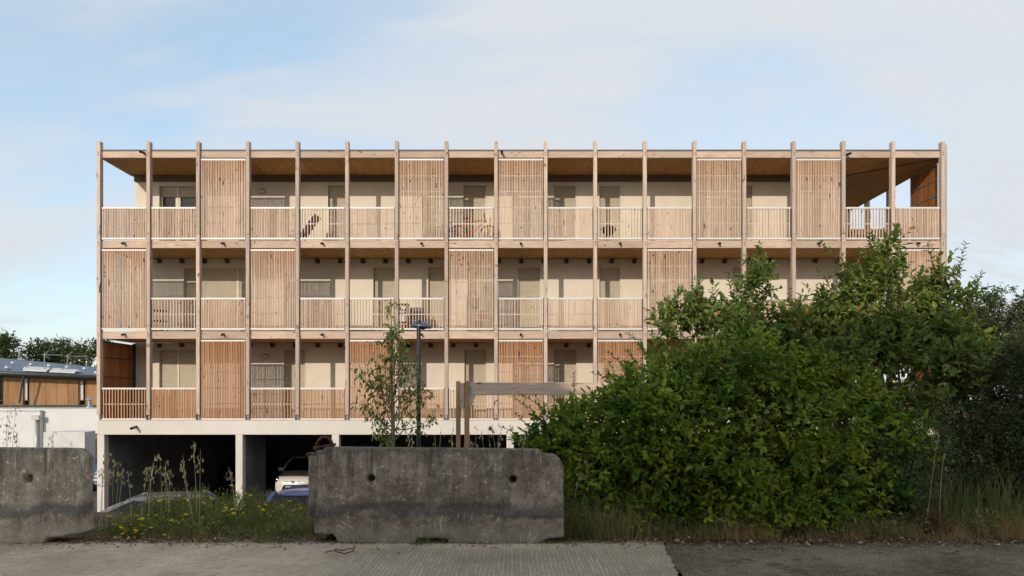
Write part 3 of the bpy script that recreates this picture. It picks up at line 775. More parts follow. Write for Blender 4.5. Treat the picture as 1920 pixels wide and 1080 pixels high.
stone(615, 1010, 0.055, 1, 'small brown stone under the left foot of the shackled road block', M['stone'])
stone(549, 1000, 0.10, 2, 'lump of brown earth in the weeds left of the shackled road block', M['soil'])
stone(1203, 1019, 0.022, 4, 'pale pebble on the road near the slab corner', M['stone'])

# ------------------------------------------------------------------ foliage tools
def unit(a): return a / np.maximum(np.linalg.norm(a, axis=-1, keepdims=True), 1e-9)
def leaves(name, P_, D, Nn, L, W, mat, parent=None, fold=0.35, droop=0.12, kind=True):
    """one folded six-point leaf for each row"""
    n = len(P_); D = unit(D); S_ = unit(np.cross(D, Nn)); Nn = np.cross(S_, D)
    L = L.reshape(-1,1); W = W.reshape(-1,1); v = np.empty((n, 6, 3), np.float32)
    v[:,0] = P_
    v[:,1] = P_ + D*L*0.30 + S_*W*0.46 + Nn*W*fold*0.46
    v[:,2] = P_ + D*L*0.68 + S_*W*0.40 + Nn*(W*fold*0.40 - L*droop*0.4)
    v[:,3] = P_ + D*L - Nn*L*droop
    v[:,4] = P_ + D*L*0.68 - S_*W*0.40 + Nn*(W*fold*0.40 - L*droop*0.4)
    v[:,5] = P_ + D*L*0.30 - S_*W*0.46 + Nn*W*fold*0.46
    i = (np.arange(n)*6).reshape(-1,1)
    q = np.concatenate([i + np.array([[0,1,2,3]]), i + np.array([[0,3,4,5]])])
    o = np_mesh(name, v, q, mat, parent)
    if kind: o['kind'] = 'stuff'
    return o
def twig_leaves(base, direc, tl, per, ll, lw, spread=0.9, droop=0.15, up=0.6, jitter=0.35):
    """leaves set alternately along short twigs"""
    N = len(base); direc = unit(direc)
    a = unit(np.cross(direc, rng.normal(size=(N,3)))); b = np.cross(direc, a)
    out = [[], [], []]
    for k in range(per):
        s = (k+0.6)/per; ang = k*2.4 + rng.uniform(0, 6.28, (N,1))*0.25
        lat = a*np.cos(ang) + b*np.sin(ang)
        pos = base + direc*tl.reshape(-1,1)*s
        d = unit(direc*(0.45+0.5*s) + lat*spread*(1.1-0.7*s) + rng.normal(size=(N,3))*jitter + np.array([0,0,-droop]))
        out[0].append(pos); out[1].append(d); out[2].append(np.array([0,0,1])*up + lat*0.25 + direc*0.55 + np.array([0,-0.35,0]) + rng.normal(size=(N,3))*0.4)
    Pp, Dd, Nn = (np.concatenate(o) for o in out); n = len(Pp)
    sz = np.clip(rng.normal(0.92, 0.24, n), 0.4, 1.45); return Pp, Dd, Nn, ll*sz, lw*sz*rng.uniform(0.8,1.15,n)
def lump_twigs(lumps, density, tl, rmin=0.5, up=0.45, outw=0.9):
    """lumps: (photo x, photo y, rx px, ry px, distance, depth m) -> twig bases and directions"""
    Bs, Ds, Ts = [], [], []
    for (x, y, rx, ry, Y, dep) in lumps:
        c = np.array(P(x, y, Y)); r = np.array([rx*Y/F, dep, ry*Y/F])
        n = int(density*(r[0]*r[2]*0.6 + r[0]*r[1]*0.4 + 0.02))
        u = unit(rng.normal(size=(n,3))); rad = rng.uniform(rmin**2, 1, (n,1))**0.5
        wob = 1 + 0.26*np.sin(u[:,0:1]*8 + x) * np.cos(u[:,2:3]*7 + y)
        Bs.append(c + u*r*rad*wob*0.93); Ds.append(unit(u*outw + np.array([0,0,up]) + rng.normal(size=(n,3))*0.45)); Ts.append(np.full(n, tl)*rng.uniform(0.6,1.3,n))
    Bv, D, T = np.concatenate(Bs), np.concatenate(Ds), np.concatenate(Ts)
    k = Bv[:,2] > 0.02
    return Bv[k], D[k], T[k]
def curve(a, b, bend=0.2, k=6, seed=0):
    a, b = Vector(a), Vector(b); r = random.Random(seed); o = Vector((r.uniform(-1,1), r.uniform(-1,1), 0))*bend*(b-a).length
    return [a.lerp(b, t) + o*(math.sin(math.pi*t)*0.5) + Vector((0,0,0.12*(b-a).length*math.sin(math.pi*t)*0.5)) for t in [i/(k-1) for i in range(k)]]
def stems(name, base, targets, r0, mat, parent, r1=0.004, bend=0.2):
    mb = MB()
    for i, t in enumerate(targets):
        p = curve(Vector(base)+Vector((rnd.uniform(-.12,.12), rnd.uniform(-.1,.1), 0)), t, bend, 7, i)
        mb.tube(p, [r0 + (r1-r0)*k/6 for k in range(7)], 5)
    return mb.build(name, mat, parent, smooth=True)
def shrub(label, lumps, base, density, tl, per, ll, lw, mat, group, up=0.45, droop=0.15, shoots=(), shootleaf=None, nst=40, rmin=0.5, fold=0.35, stem_r=0.03, auto=0, clumps=0):
    root = empty('shrub', base); tag(root, label, 'shrub', group)
    inv = Matrix.Translation(-Vector(base))
    L4 = []
    for (x, y, rx, ry, Y, dep) in lumps:               # every lump is a heap of smaller clumps with gaps between
        for _ in range(clumps):
            u = rng.normal(size=3); u /= np.linalg.norm(u); u[1] -= 0.3; q = rng.uniform(.55, .95); sz = rng.uniform(.26, .52)
            L4.append((x+u[0]*rx*q, y-u[2]*ry*q, rx*sz, ry*sz*rng.uniform(.6,1), Y+u[1]*dep*q, dep*sz))
    Bv, D, T = lump_twigs(L4 if clumps else lumps, density, tl, rmin, up)
    Pp, Dd, Nn, L, W = twig_leaves(Bv, D, T, per, ll, lw, droop=droop)
    tgt = [Vector(Bv[i]) for i in rng.choice(len(Bv), nst, replace=False)]
    st = stems('branches', base, tgt, stem_r, M['bark'], root); st.matrix_parent_inverse = inv; st['kind'] = 'stuff'
    sb = MB(); parts_ = [[Pp],[Dd],[Nn],[L],[W]]
    shoots = list(shoots)
    for _ in range(auto):                              # loose shoots standing out of the mass
        (x, y, rx, ry, Y, dep) = lumps[rnd.randrange(len(lumps))]; a = rnd.uniform(-0.2, math.pi+0.2); k = rnd.uniform(.75, 1.0)
        x1, y1 = x+rx*k*math.cos(a), y-ry*k*math.sin(a); ln = rnd.uniform(25, 95); a2 = math.pi/2 + (a-math.pi/2)*0.6 + rnd.uniform(-.35,.35); yy = Y - dep*rnd.uniform(-.5,.9)
        shoots.append(([(x1, y1, yy), (x1, y1, yy), (x1+ln*.55*math.cos(a2), y1-ln*.6*math.sin(a2), yy-.03), (x1+ln*math.cos(a2)*1.1, y1-ln*math.sin(a2)*.95, yy-.06)], int(ln/3.2)))
    for k, (pts, n) in enumerate(shoots):
        q = [np.array(P(*p)) for p in pts]
        t = np.linspace(0, 1, 12); idx = np.linspace(0, 1, len(q)); path = np.stack([np.interp(t, idx, [w[j] for w in q]) for j in range(3)], 1)
        path[1:-1] += rng.normal(size=(10,3))*0.012
        sb.tube([Vector(w) for w in path], [0.009 - 0.0065*i/11 for i in range(12)], 5)
        s = (np.arange(n)+0.7)/n; pos = np.stack([np.interp(s, t, path[:,j]) for j in range(3)], 1)
        d0 = unit(np.gradient(path, axis=0)); dv = np.stack([np.interp(s, t, d0[:,j]) for j in range(3)], 1)
        side = unit(np.cross(dv, np.array([0.1,1,0.2]))); ph = np.arange(n)*2.4
        lat = side*np.cos(ph)[:,None] + np.cross(dv, side)*np.sin(ph)[:,None]*0.8
        d = unit(dv*0.55 + lat*0.95 + rng.normal(size=(n,3))*0.2 + np.array([0,0,0.05]))
        ll2, lw2 = shootleaf or (ll, lw)
        parts_[0].append(pos); parts_[1].append(d); parts_[2].append(np.array([0,0,1.0]) + dv*0.4 + rng.normal(size=(n,3))*0.25)
        parts_[3].append(ll2*rng.uniform(0.7,1.15,n)*(1-0.35*s)); parts_[4].append(lw2*rng.uniform(0.8,1.15,n)*(1-0.35*s))
    if sb.v: o = sb.build('shoots', M['bark'], root, smooth=True); o.matrix_parent_inverse = inv; o['kind'] = 'stuff'
    o = leaves('foliage', *(np.concatenate(a) for a in parts_), mat, root, fold=fold); o.matrix_parent_inverse = inv
    return root
GSH = 'shrubs along the right hand verge'
A = [(1115,880,75,95,8.7,.5),(1190,850,120,130,8.7,.6),(1300,800,150,150,8.8,.8),(1440,790,160,150,8.8,.8),(1560,810,150,140,8.9,.7),(1250,900,140,85,8.5,.5),(1400,905,150,85,8.4,.5),(1540,905,120,85,8.5,.5),
     (1195,782,62,48,9.0,.45),(1245,728,62,52,9.1,.45),(1330,712,70,50,9.1,.5),(1425,735,60,46,9.1,.5),(1510,722,66,48,9.1,.5),(1590,745,50,50,9.1,.4),(1080,815,55,45,8.9,.35),(1025,828,38,28,8.9,.25),(1620,850,70,80,9.0,.5),(1380,960,50,32,8.2,.25),(1470,950,60,35,8.3,.25),(1170,935,60,40,8.5,.3),(1440,985,26,14,8.0,.15),(1220,962,45,26,8.2,.25),(1550,955,60,34,8.3,.3),(1500,978,30,16,8.05,.18),(1120,950,40,30,8.4,.25)]
shA = [([(1060,830,8.9),(1020,822,8.9),(988,822,8.8)],14), ([(1090,800,8.9),(1060,775,8.9),(1052,762,8.9)],12), ([(1180,740,9),(1150,715,9),(1135,690,9)],14), ([(1200,720,9),(1190,680,9),(1180,655,9)],14), ([(1120,790,9),(1085,772,9),(1065,790,9)],10),
       ([(1430,960,8.2),(1440,985,8.0),(1432,998,7.9)],14), ([(1270,720,9),(1300,670,9),(1290,640,9)],16), ([(1130,760,9),(1110,735,9),(1092,745,9)],10)]
shrub('broad bright green bush beside the shackled road block, widest of the shrubs', A, (1.9, 8.9, 0.0), 400, 0.25, 9, 0.080, 0.042, M['leafA'], GSH, up=0.4, droop=0.12, shoots=shA, nst=70, rmin=0.62, fold=0.25, auto=190, clumps=13)
Bl = [(1350,605,44,38,9.9,.35),(1400,640,70,50,9.8,.5),(1480,645,75,44,9.9,.45),(1550,668,55,34,10,.45),(1610,625,32,32,10,.3),(1640,668,70,40,10,.5),(1700,660,55,32,10,.4),(1690,660,100,75,9.8,.6),(1762,678,38,34,10,.35),(1770,690,60,70,9.8,.5),(1600,680,90,60,9.7,.6),(1800,650,40,35,9.9,.3),(1408,590,20,50,9.9,.2),(1420,520,13,34,9.9,.12),(1600,565,24,48,10,.22),(1638,540,22,52,10,.2),(1668,495,15,36,10,.14),(1580,602,32,34,10,.25),(1690,600,24,40,10,.2),(1722,585,28,48,10,.22),(1764,565,20,48,10,.18),(1262,612,24,28,9.9,.2),(1310,590,28,26,9.9,.2),(1495,608,24,32,9.9,.2),(1545,590,22,34,10,.2),(1800,590,24,40,10,.2),(1720,760,60,50,9.6,.4)]
shB = []
for (x, y) in ((1177,622),(1220,622),(1245,600),(1260,577),(1272,565),(1305,560),(1335,541),(1350,560),(1365,512),(1380,560),(1424,452),(1404,500),(1422,545),(1440,577),(1465,570),(1482,543),(1500,551),(1520,570),(1530,536),(1550,520),(1565,540),(1580,476),(1595,520),(1610,466),(1632,437),(1622,500),(1645,520),(1686,431),(1662,486),(1675,540),(1700,545),(1720,525),(1740,560),(1760,496),(1780,512),(1811,455),(1795,520),(1830,516),(1843,510),(1812,566),(1876,646),(1868,612),(1855,672),(1840,600),(1600,560),(1690,500)):
    yy = 9.9 + rnd.uniform(-.25,.25); bx0 = x*.72 + 1575*.28 + rnd.uniform(-14,14); by0 = max(y+95, 665) + rnd.uniform(0,30)
    m1 = (bx0*.45+x*.55+rnd.uniform(-8,8), by0*.5+y*.5+rnd.uniform(-8,8), yy)
    ln = math.hypot(x-bx0, y-by0); shB.append(([(bx0,by0,yy), m1, (x,y,yy-.04)], int(ln/2.9)))
    for _ in range(1 if ln < 150 else 4):
        t = rnd.uniform(.25,.78); qx, qy = bx0+(x-bx0)*t, by0+(y-by0)*t; l2 = rnd.uniform(18,44)*(1.15-t); sx = rnd.choice((-1,1))
        shB.append(([(qx,qy,yy), (qx+sx*l2*.5, qy-l2*.45, yy+rnd.uniform(-.06,.06)), (qx+sx*l2*.85, qy-l2*.95, yy+rnd.uniform(-.1,.1))], int(l2/2.6)+2))
shrub('tall loose leaved shrub with upright leafy shoots reaching the second balcony, behind the broad bush', Bl, (5.2, 10.2, -0.35), 165, 0.28, 9, 0.100, 0.050, M['leafB'], GSH, up=0.7, droop=0.05, shoots=shB, shootleaf=(0.118, 0.055), nst=70, rmin=0.35, fold=0.4, auto=25, clumps=13)
Cl = [(1690,880,70,70,8.7,.4),(1650,900,45,60,8.5,.35),(1730,850,45,60,8.9,.35),(1700,940,60,40,8.4,.3),(1670,800,50,50,9.2,.35)]
shrub('fine leaved low green shrub between the broad bush and the dark hedge', Cl, (5.0, 8.8, 0), 1300, 0.22, 10, 0.038, 0.016, M['leafC'], GSH, up=0.8, nst=26, rmin=0.4, auto=40)
Dl = [(1850,780,70,90,9.7,.5),(1900,740,80,90,9.9,.5),(1840,860,80,90,9.4,.5),(1920,860,90,110,9.3,.6),(1880,940,90,70,9.0,.5),(1990,800,90,160,9.6,.6),(1990,930,90,80,9.0,.5),(1800,920,40,60,9.2,.35),(1870,690,40,40,10,.3),(1920,690,50,50,10,.4),(1800,800,30,70,9.9,.3),(1775,900,45,70,9.2,.35),(1760,960,50,35,8.8,.3),(1840,730,40,40,10.2,.35),(1920,760,60,80,10.4,.5)]
shrub('dark dense evergreen bush at the right edge of the photo', Dl, (6.8, 9.6, 0), 1000, 0.26, 9, 0.058, 0.021, M['leafD'], GSH, up=0.7, nst=40, rmin=0.5, auto=60)

# ------------------------------------------------------------------ young tree in front of the balconies
def sapling():
    Y = 10.2; base = P(735, 860, Y); base.z = ground_z(base.x, Y)
    root = empty('young_tree', base); tag(root, 'slender young tree with drooping leaves behind the shackled road block, left of the street lamp', 'tree')
    inv = Matrix.Translation(-base); tr = MB(); nodes = [base, P(736,835,Y), P(737,800,Y), P(735,740,Y), P(733,680,Y), P(734,620,Y), P(733,562,Y)]
    tr.tube(nodes, [0.036,0.034,0.03,0.021,0.015,0.010,0.004], 8)
    o = tr.build('trunk', M['saplingbark'], root, smooth=True); o.matrix_parent_inverse = inv
    br = MB(); bases = []
    spec = [((736,830),(700,770),(688,690)),((737,815),(760,770),(775,700)),((736,800),(712,745),(700,660)),((737,790),(775,745),(800,735)),((737,805),(790,810),(818,770)),((735,770),(720,730),(722,660)),((735,750),(752,700),(752,650)),
            ((735,735),(715,700),(690,720)),((734,710),(745,670),(748,640)),((736,825),(710,800),(700,780)),((734,690),(726,650),(724,630)),((737,830),(770,790),(790,760)),((736,840),(720,825),(716,805)),((737,760),(765,720),(790,720)),((737,775),(700,720),(676,700)),((735,720),(760,690),(775,680)),((734,650),(742,620),(747,615)),((736,795),(755,740),(765,690)),((736,810),(690,770),(676,750))]
    for k, (a, b, c) in enumerate(spec):
        dz = rnd.uniform(-.35,.35); A_, B_, C_ = P(*a, Y), P(*b, Y+dz*0.6), P(*c, Y+dz)
        pts = [A_.lerp(B_, t).lerp(B_.lerp(C_, t), t) for t in [i/7 for i in range(8)]]
        br.tube(pts, [0.011-0.0085*i/7 for i in range(8)], 5)
        for i in range(2, 8):
            for r in range(4 if i < 4 else 5): bases.append(pts[i] + Vector((rnd.uniform(-.09,.09), rnd.uniform(-.09,.09), rnd.uniform(-.09,.09))))
    for i in range(70):
        t = rnd.uniform(0.42, 1); j = t*6; p = nodes[int(min(j,5))].lerp(nodes[int(min(j,5))+1], j-int(min(j,5))); bases.append(p + Vector((rnd.uniform(-.07,.07), rnd.uniform(-.07,.07), rnd.uniform(-.05,.05))))
    o = br.build('branches', M['saplingbark'], root, smooth=True); o.matrix_parent_inverse = inv; o['kind'] = 'stuff'
    Bv = np.array(bases); n = len(Bv); D = rng.normal(size=(n,3))*0.7 + np.array([0,0,-0.25])
    Pp, Dd, Nn, L, W = twig_leaves(Bv, D, np.full(n, 0.10), 3, 0.066, 0.031, spread=0.8, droop=0.75)
    o = leaves('foliage', Pp, Dd, Nn, L, W, M['leafS'], root, fold=0.3); o.matrix_parent_inverse = inv
sapling()

# ------------------------------------------------------------------ street lamp and timber frame
def lamp():
    Y = 12.6; b = P(785, 900, Y); b.z = ground_z(b.x, Y)-0.05
    root = empty('street_lamp', b); tag(root, 'dark grey street lamp with a shallow half dome head, behind the shackled road block', 'street lamp'); inv = Matrix.Translation(-b)
    mp = plain('lamp_paint', (0.022,0.027,0.034), 0.4, 0.5, 0.3); ms = plain('lamp_dome', (0.10,0.13,0.17), 0.22, 0.6, 0.6, var=0.05)
    zt = P(785, 600.5, Y).z
    m = MB(); m.lathe((b.x, Y, 0), [(0.055,b.z),(0.055,b.z+1.2),(0.041,b.z+1.25),(0.039,zt),(0,zt)], 14); o = m.build('pole', mp, root, smooth=False); o.matrix_parent_inverse = inv
    c = P(788, 613, Y); r = 20*Y/F; h = 0.125
    d = MB(); prof = [(r*math.cos(t), h*math.sin(t)) for t in np.linspace(0, math.pi/2, 9)]; prof[-1] = (0.0005, h)
    d.lathe((c.x, Y+0.14, c.z), [(r*0.94, 0.004)] + prof, 28)
    for i, q in enumerate(d.v): d.v[i] = (q[0], q[1], q[2] - 0.10*(q[0]-c.x)*0.5)
    o = d.build('dome', ms, root, smooth=True); o.matrix_parent_inverse = inv
    u = MB(); u.lathe((c.x, Y+0.14, c.z), [(0.001,-0.03),(r*0.3,-0.03),(r*0.45,-0.008),(r*0.93,0.0)], 28)
    for i, q in enumerate(u.v): u.v[i] = (q[0], q[1], q[2] - 0.10*(q[0]-c.x)*0.5)
    o = u.build('underside', mp, root, smooth=True); o.matrix_parent_inverse = inv
    a = MB(); a.bar((c.x, Y, zt-0.06), (c.x, Y+0.2, zt-0.05), 0.05, 0.03); o = a.build('bracket', mp, root); o.matrix_parent_inverse = inv
lamp()
def timber_frame():
    Y = 11.4; b = P(868, 900, Y); b.z = ground_z(b.x, Y)-0.05
    root = empty('timber_gateway', b); tag(root, 'raw timber post and beam frame standing between the shackled road block and the building', 'timber gateway'); inv = Matrix.Translation(-b)
    def pt(mb, name, mat, par=root, **k):
        o = mb.build(name, mat, par, **k)
        if par is root: o.matrix_parent_inverse = inv
        return o
    x = lambda q, y=Y: P(q, 700, y).x
    z = lambda q, y=Y: P(0, q, y).z
    m = MB(); m.box(x(855), x(862.5), Y-0.01, Y+0.14, b.z, z(714.5)); pt(m, 'post', M['frame_v'], bevel=0.006)
    m = MB(); m.box(x(871), x(879.5), Y-0.05, Y+0.10, b.z, z(714.5)); pt(m, 'post', M['frame_v'], bevel=0.006)
    m = MB(); m.box(x(863), x(870.5), Y-0.08, Y+2.2, z(765), z(718)); pt(m, 'stub_beam', M['frame_h'], bevel=0.006)
    m = MB(); m.box(x(880.2), x(1280), Y-0.03, Y+0.05, z(741), z(717)); pt(m, 'beam', M['frame_h'], bevel=0.006)
    m = MB(); m.box(x(1280)+0.004, x(1846), Y-0.03, Y+0.05, z(741), z(717)); pt(m, 'beam', M['frame_h'], bevel=0.006)
    m = MB(); m.box(x(880), x(884), Y-0.045, Y-0.033, z(740), z(724)); hg = pt(m, 'beam_hanger', M['steel'])
    k = MB()
    for q in (727, 731, 735): k.tube([(x(882), Y-0.05, z(q)), (x(882), Y-0.04, z(q))], 0.008, 6)
    o = k.build('screws', M['darksteel'], hg); o['kind'] = 'stuff'
    m = MB(); m.prism([(x(880.2), z(741.6)), (x(890.5), z(741.6)), (x(890.5), z(745)), (x(886), z(752)), (x(880.2), z(755))], Y-0.02, Y+0.04); pt(m, 'corbel', M['frame_h'])
    for q in (1283, 1770):
        m = MB(); m.box(x(q)-0.065, x(q)+0.065, Y+0.052, Y+0.18, ground_z(x(q), Y)-0.1, z(714.5)); pt(m, 'post', M['frame_v'])
timber_frame()

# ------------------------------------------------------------------ verge plants
def blades(name, X, Y, h, w, mat, lean=0.35, seg=3, label=None, cat=None, zoff=-0.02, az=None):
    """curved grass blades, one ribbon each"""
    n = len(X); z0 = np.array([ground_z(a, b) for a, b in zip(X, Y)]) + zoff
    p = np.stack([X, Y, z0], 1); a = rng.uniform(0, 6.28, n) if az is None else az
    d = np.stack([np.cos(a), np.sin(a), np.zeros(n)], 1); s = np.stack([-d[:,1], d[:,0], np.zeros(n)], 1)
    s = unit(s + rng.normal(size=(n,3))*0.2); l = rng.uniform(0.2, 1.0, n)*lean
    v = np.empty((n, 2*(seg+1), 3), np.float32)
    for k in range(seg+1):
        t = k/seg; c = p + np.array([0,0,1.0])*(h*t*(1-0.35*l*t))[:,None] + d*(h*l*t*t*1.2)[:,None]; ww = (w*(1-t*0.93)*0.5)[:,None]
        v[:,2*k] = c - s*ww; v[:,2*k+1] = c + s*ww
    i = (np.arange(n)*2*(seg+1)).reshape(-1,1); q = np.concatenate([i + np.array([[2*k,2*k+1,2*k+3,2*k+2]]) for k in range(seg)])
    o = np_mesh(name, v, q, mat); return tag(o, label, cat, kind='stuff')
def patch(n, x0, x1, y0, y1, clump=0.0):
    X = rng.uniform(x0, x1, n); Y = rng.uniform(y0, y1, n)
    if clump:
        k = max(4, int(n/60)); cx = rng.uniform(x0, x1, k); cy = rng.uniform(y0, y1, k); j = rng.integers(0, k, n)
        X = cx[j] + rng.normal(size=n)*clump; Y = np.clip(cy[j] + rng.normal(size=n)*clump, y0, y1)
    return X, Y
def cat_(*ps): return np.concatenate([p[0] for p in ps]), np.concatenate([p[1] for p in ps])
# green grass: between the blocks, below the big block, right of it
ps = [patch(5200, -4.75, -2.25, 7.7, 9.6), patch(1500, 0.62, 1.35, 7.62, 8.9, 0.10), patch(260, -1.12, -0.70, 7.36, 7.55, 0.05), patch(160, -2.0, 0.6, 7.36, 7.46, 0.06), patch(420, 0.3, 1.0, 7.4, 7.6, 0.06), patch(1100, 1.2, 2.3, 7.62, 8.1, 0.06), patch(300, 2.4, 6.5, 7.6, 8.0, 0.05), patch(700, 4.6, 7.5, 7.9, 8.9, 0.10)]
hs = np.concatenate([rng.uniform(.04,.17,5200), rng.uniform(.12,.60,1500), rng.uniform(.06,.2,260), rng.uniform(.03,.1,160), rng.uniform(.04,.12,420), rng.uniform(.08,.30,1100), rng.uniform(.08,.24,300), rng.uniform(.2,.75,700)])
X, Y = cat_(*ps); hs = hs*np.where((X > -3.4) & (X < -2), 0.5, 1); blades('grass', X, Y, hs, np.where(hs > .5, 0.008, 0.006), M['grass'], 0.55, 4, 'green grass growing along the road edge and around the road blocks', 'grass')
# dry straw grass
ps = [patch(2600, -4.8, -2.2, 7.62, 9.4), patch(900, 0.5, 1.6, 7.6, 8.6), patch(5200, 1.7, 7.4, 7.55, 8.25, 0.10), patch(700, 2.3, 2.9, 7.6, 7.9, 0.1), patch(900, 5.4, 6.6, 7.6, 8.3, 0.2), patch(500, -2.3, 1.0, 7.38, 7.6, 0.08), patch(900, -4.9, -2.2, 7.42, 7.75, 0.07)]
hs = np.concatenate([rng.uniform(.05,.24,2600), rng.uniform(.2,.8,900), rng.uniform(.05,.34,5200), rng.uniform(.12,.42,700), rng.uniform(.15,.6,900), rng.uniform(.02,.07,500), rng.uniform(.03,.14,900)])
X, Y = cat_(*ps); blades('dry_grass', X, Y, hs, np.full(len(X), 0.0042), M['straw'], 1.2, 4, 'dry straw coloured grass along the foot of the bushes', 'dry grass')
# weeds: bushy stems with small leaves between the two road blocks
def weeds():
    n = 2000; X = rng.uniform(-4.7, -2.25, n); Y = rng.uniform(7.75, 9.5, n); h = rng.uniform(.08,.38,n)*np.where(Y < 8.0, 0.6, 1)*np.where(X > -3.4, 0.5, 1)
    z = np.array([ground_z(a, b) for a, b in zip(X, Y)])
    base = np.stack([X, Y, z], 1); D = np.stack([rng.normal(size=n)*.25, rng.normal(size=n)*.25, np.ones(n)], 1)
    Pp, Dd, Nn, L, W = twig_leaves(base, D, h, 13, 0.042, 0.011, spread=0.9, droop=0.0)
    extra = 900; X = np.where(rng.random(extra) < .35, rng.uniform(0.62, 1.6, extra), rng.uniform(1.1, 7.3, extra)); Y = rng.uniform(7.8, 8.4, extra); z = np.array([ground_z(a, b) for a, b in zip(X, Y)])
    P2, D2, N2, L2, W2 = twig_leaves(np.stack([X,Y,z],1), np.stack([rng.normal(size=extra)*.4, -.2+rng.normal(size=extra)*.4, np.ones(extra)],1), rng.uniform(.08,.3,extra), 7, 0.05, 0.022)
    o = leaves('weeds', np.concatenate([Pp,P2]), np.concatenate([Dd,D2]), np.concatenate([Nn,N2]), np.concatenate([L,L2]), np.concatenate([W,W2]), M['leafW'])
    tag(o, 'tangled green weeds on the verge between the two road blocks', 'weeds')
weeds()
def litter():
    n = 3600; X = np.concatenate([rng.uniform(1.6, 7.3, 2200), rng.uniform(-4.9, 1.6, 1400)]); Y = 7.60 + rng.normal(size=n)*0.16 - 0.02
    z = np.array([max(ground_z(a, b), 0.016) for a, b in zip(X, Y)]) + 0.008
    D = np.stack([rng.normal(size=n), rng.normal(size=n), rng.normal(size=n)*.25], 1); N_ = np.stack([rng.normal(size=n)*.4, rng.normal(size=n)*.4, np.ones(n)], 1)
    m = leaf_mat('fallen_leaf', (0.10,0.05,0.025), (0.24,0.14,0.07), (0.16,0.10,0.06), 0.8, 0.2, 0.1)
    o = leaves('leaf_litter', np.stack([X,Y,z],1), D, N_, rng.uniform(.02,.055,n), rng.uniform(.012,.028,n), m, fold=0.2)
    tag(o, 'brown fallen leaves along the road edge', 'fallen leaves')
litter()

X, Y = cat_(patch(260, 4.9, 6.2, 7.9, 8.6, 0.10), patch(120, 6.2, 7.2, 7.9, 8.4, 0.08)); blades('tall_grass', X, Y, rng.uniform(.35, .95, 380), np.full(380, .014), M['grass'], 0.5, 6, 'tall broad bladed green grass between the shrubs and the dark bush', 'tall grass')
X, Y = cat_(patch(420, -4.7, -2.3, 7.9, 9.2, 0.1), patch(200, 0.7, 1.6, 7.7, 8.4, 0.1)); blades('dry_stems', X, Y, rng.uniform(.2, .55, 620), np.full(620, .004), M['straw'], 0.5, 4, 'thin brown dead stems among the weeds', 'dry stems')
def dead_shrub():
    b = P(1752, 990, 7.95); b.z = ground_z(b.x, b.y); root = empty('dead_shrub', b); tag(root, 'small reddish brown dead shrub at the road edge before the dark bush', 'shrub', GSH)
    m = MB()
    for k in range(150):
        a = rnd.uniform(0, 6.28); e = rnd.uniform(.25, 1.45); l = rnd.uniform(.16, .36); d = Vector((math.cos(a)*math.cos(e), math.sin(a)*math.cos(e), math.sin(e)))
        p = [Vector((0,0,0)) + Vector((rnd.uniform(-.12,.12), rnd.uniform(-.08,.08), 0)), d*l*.5, d*l]; m.tube(p, [.004,.0028,.001], 3)
        for _ in range(5): q = d*l*rnd.uniform(.4,1); m.tube([q, q+Vector((rnd.uniform(-.06,.06), rnd.uniform(-.06,.06), rnd.uniform(.0,.08)))], [.0022,.0008], 3)
    m.build('twigs', plain('dead_twigs', (0.13,0.062,0.035), .9, .2), root)['kind'] = 'stuff'
dead_shrub()

def flower_plant(pts, Y, label, hmin=0.03):
    """one flowering weed: stems and leaves, each flower head its own part"""
    c = np.mean([p[0] for p in pts]); base = P(c, 980, Y); base.z = ground_z(base.x, Y)
    root = empty('yellow_wildflower', base); tag(root, label, 'wildflower', 'yellow flowering weeds'); inv = Matrix.Translation(-base)
    st = MB(); hd = []
    for x, y in pts:
        p = P(x, y, Y + rnd.uniform(-.12,.12)); q = base + Vector(((p.x-base.x)*0.45, (p.y-Y)*0.5, 0))
        st.tube([q, q.lerp(p, .5) + Vector((rnd.uniform(-.02,.02),0,.02)), p], [0.004,0.003,0.002], 4); hd.append(p)
    o = st.build('stems', M['leafW'], root); o.matrix_parent_inverse = inv; o['kind'] = 'stuff'
    for p in hd:
        r = rnd.uniform(.018,.028); f = MB(); n = 7; f.ball((0,0,0), r*.42, r*.42, r*.3, 6, 3); tilt = Matrix.Rotation(rnd.uniform(-.5,.5), 3, 'X') @ Matrix.Rotation(rnd.uniform(-.5,.5), 3, 'Y')
        for k in range(n):
            a = 6.283*k/n; d = Vector((math.cos(a), math.sin(a), .15)); s = Vector((-math.sin(a), math.cos(a), 0))
            f.add([d*r*.3, d*r*.75+s*r*.33, d*r*1.15, d*r*.75-s*r*.33], [(0,1,2,3)])
        f.v = [tuple(tilt @ Vector(q)) for q in f.v]
        o = f.build('flower_head', M['flower'], root, loc=p); o.matrix_parent_inverse = inv
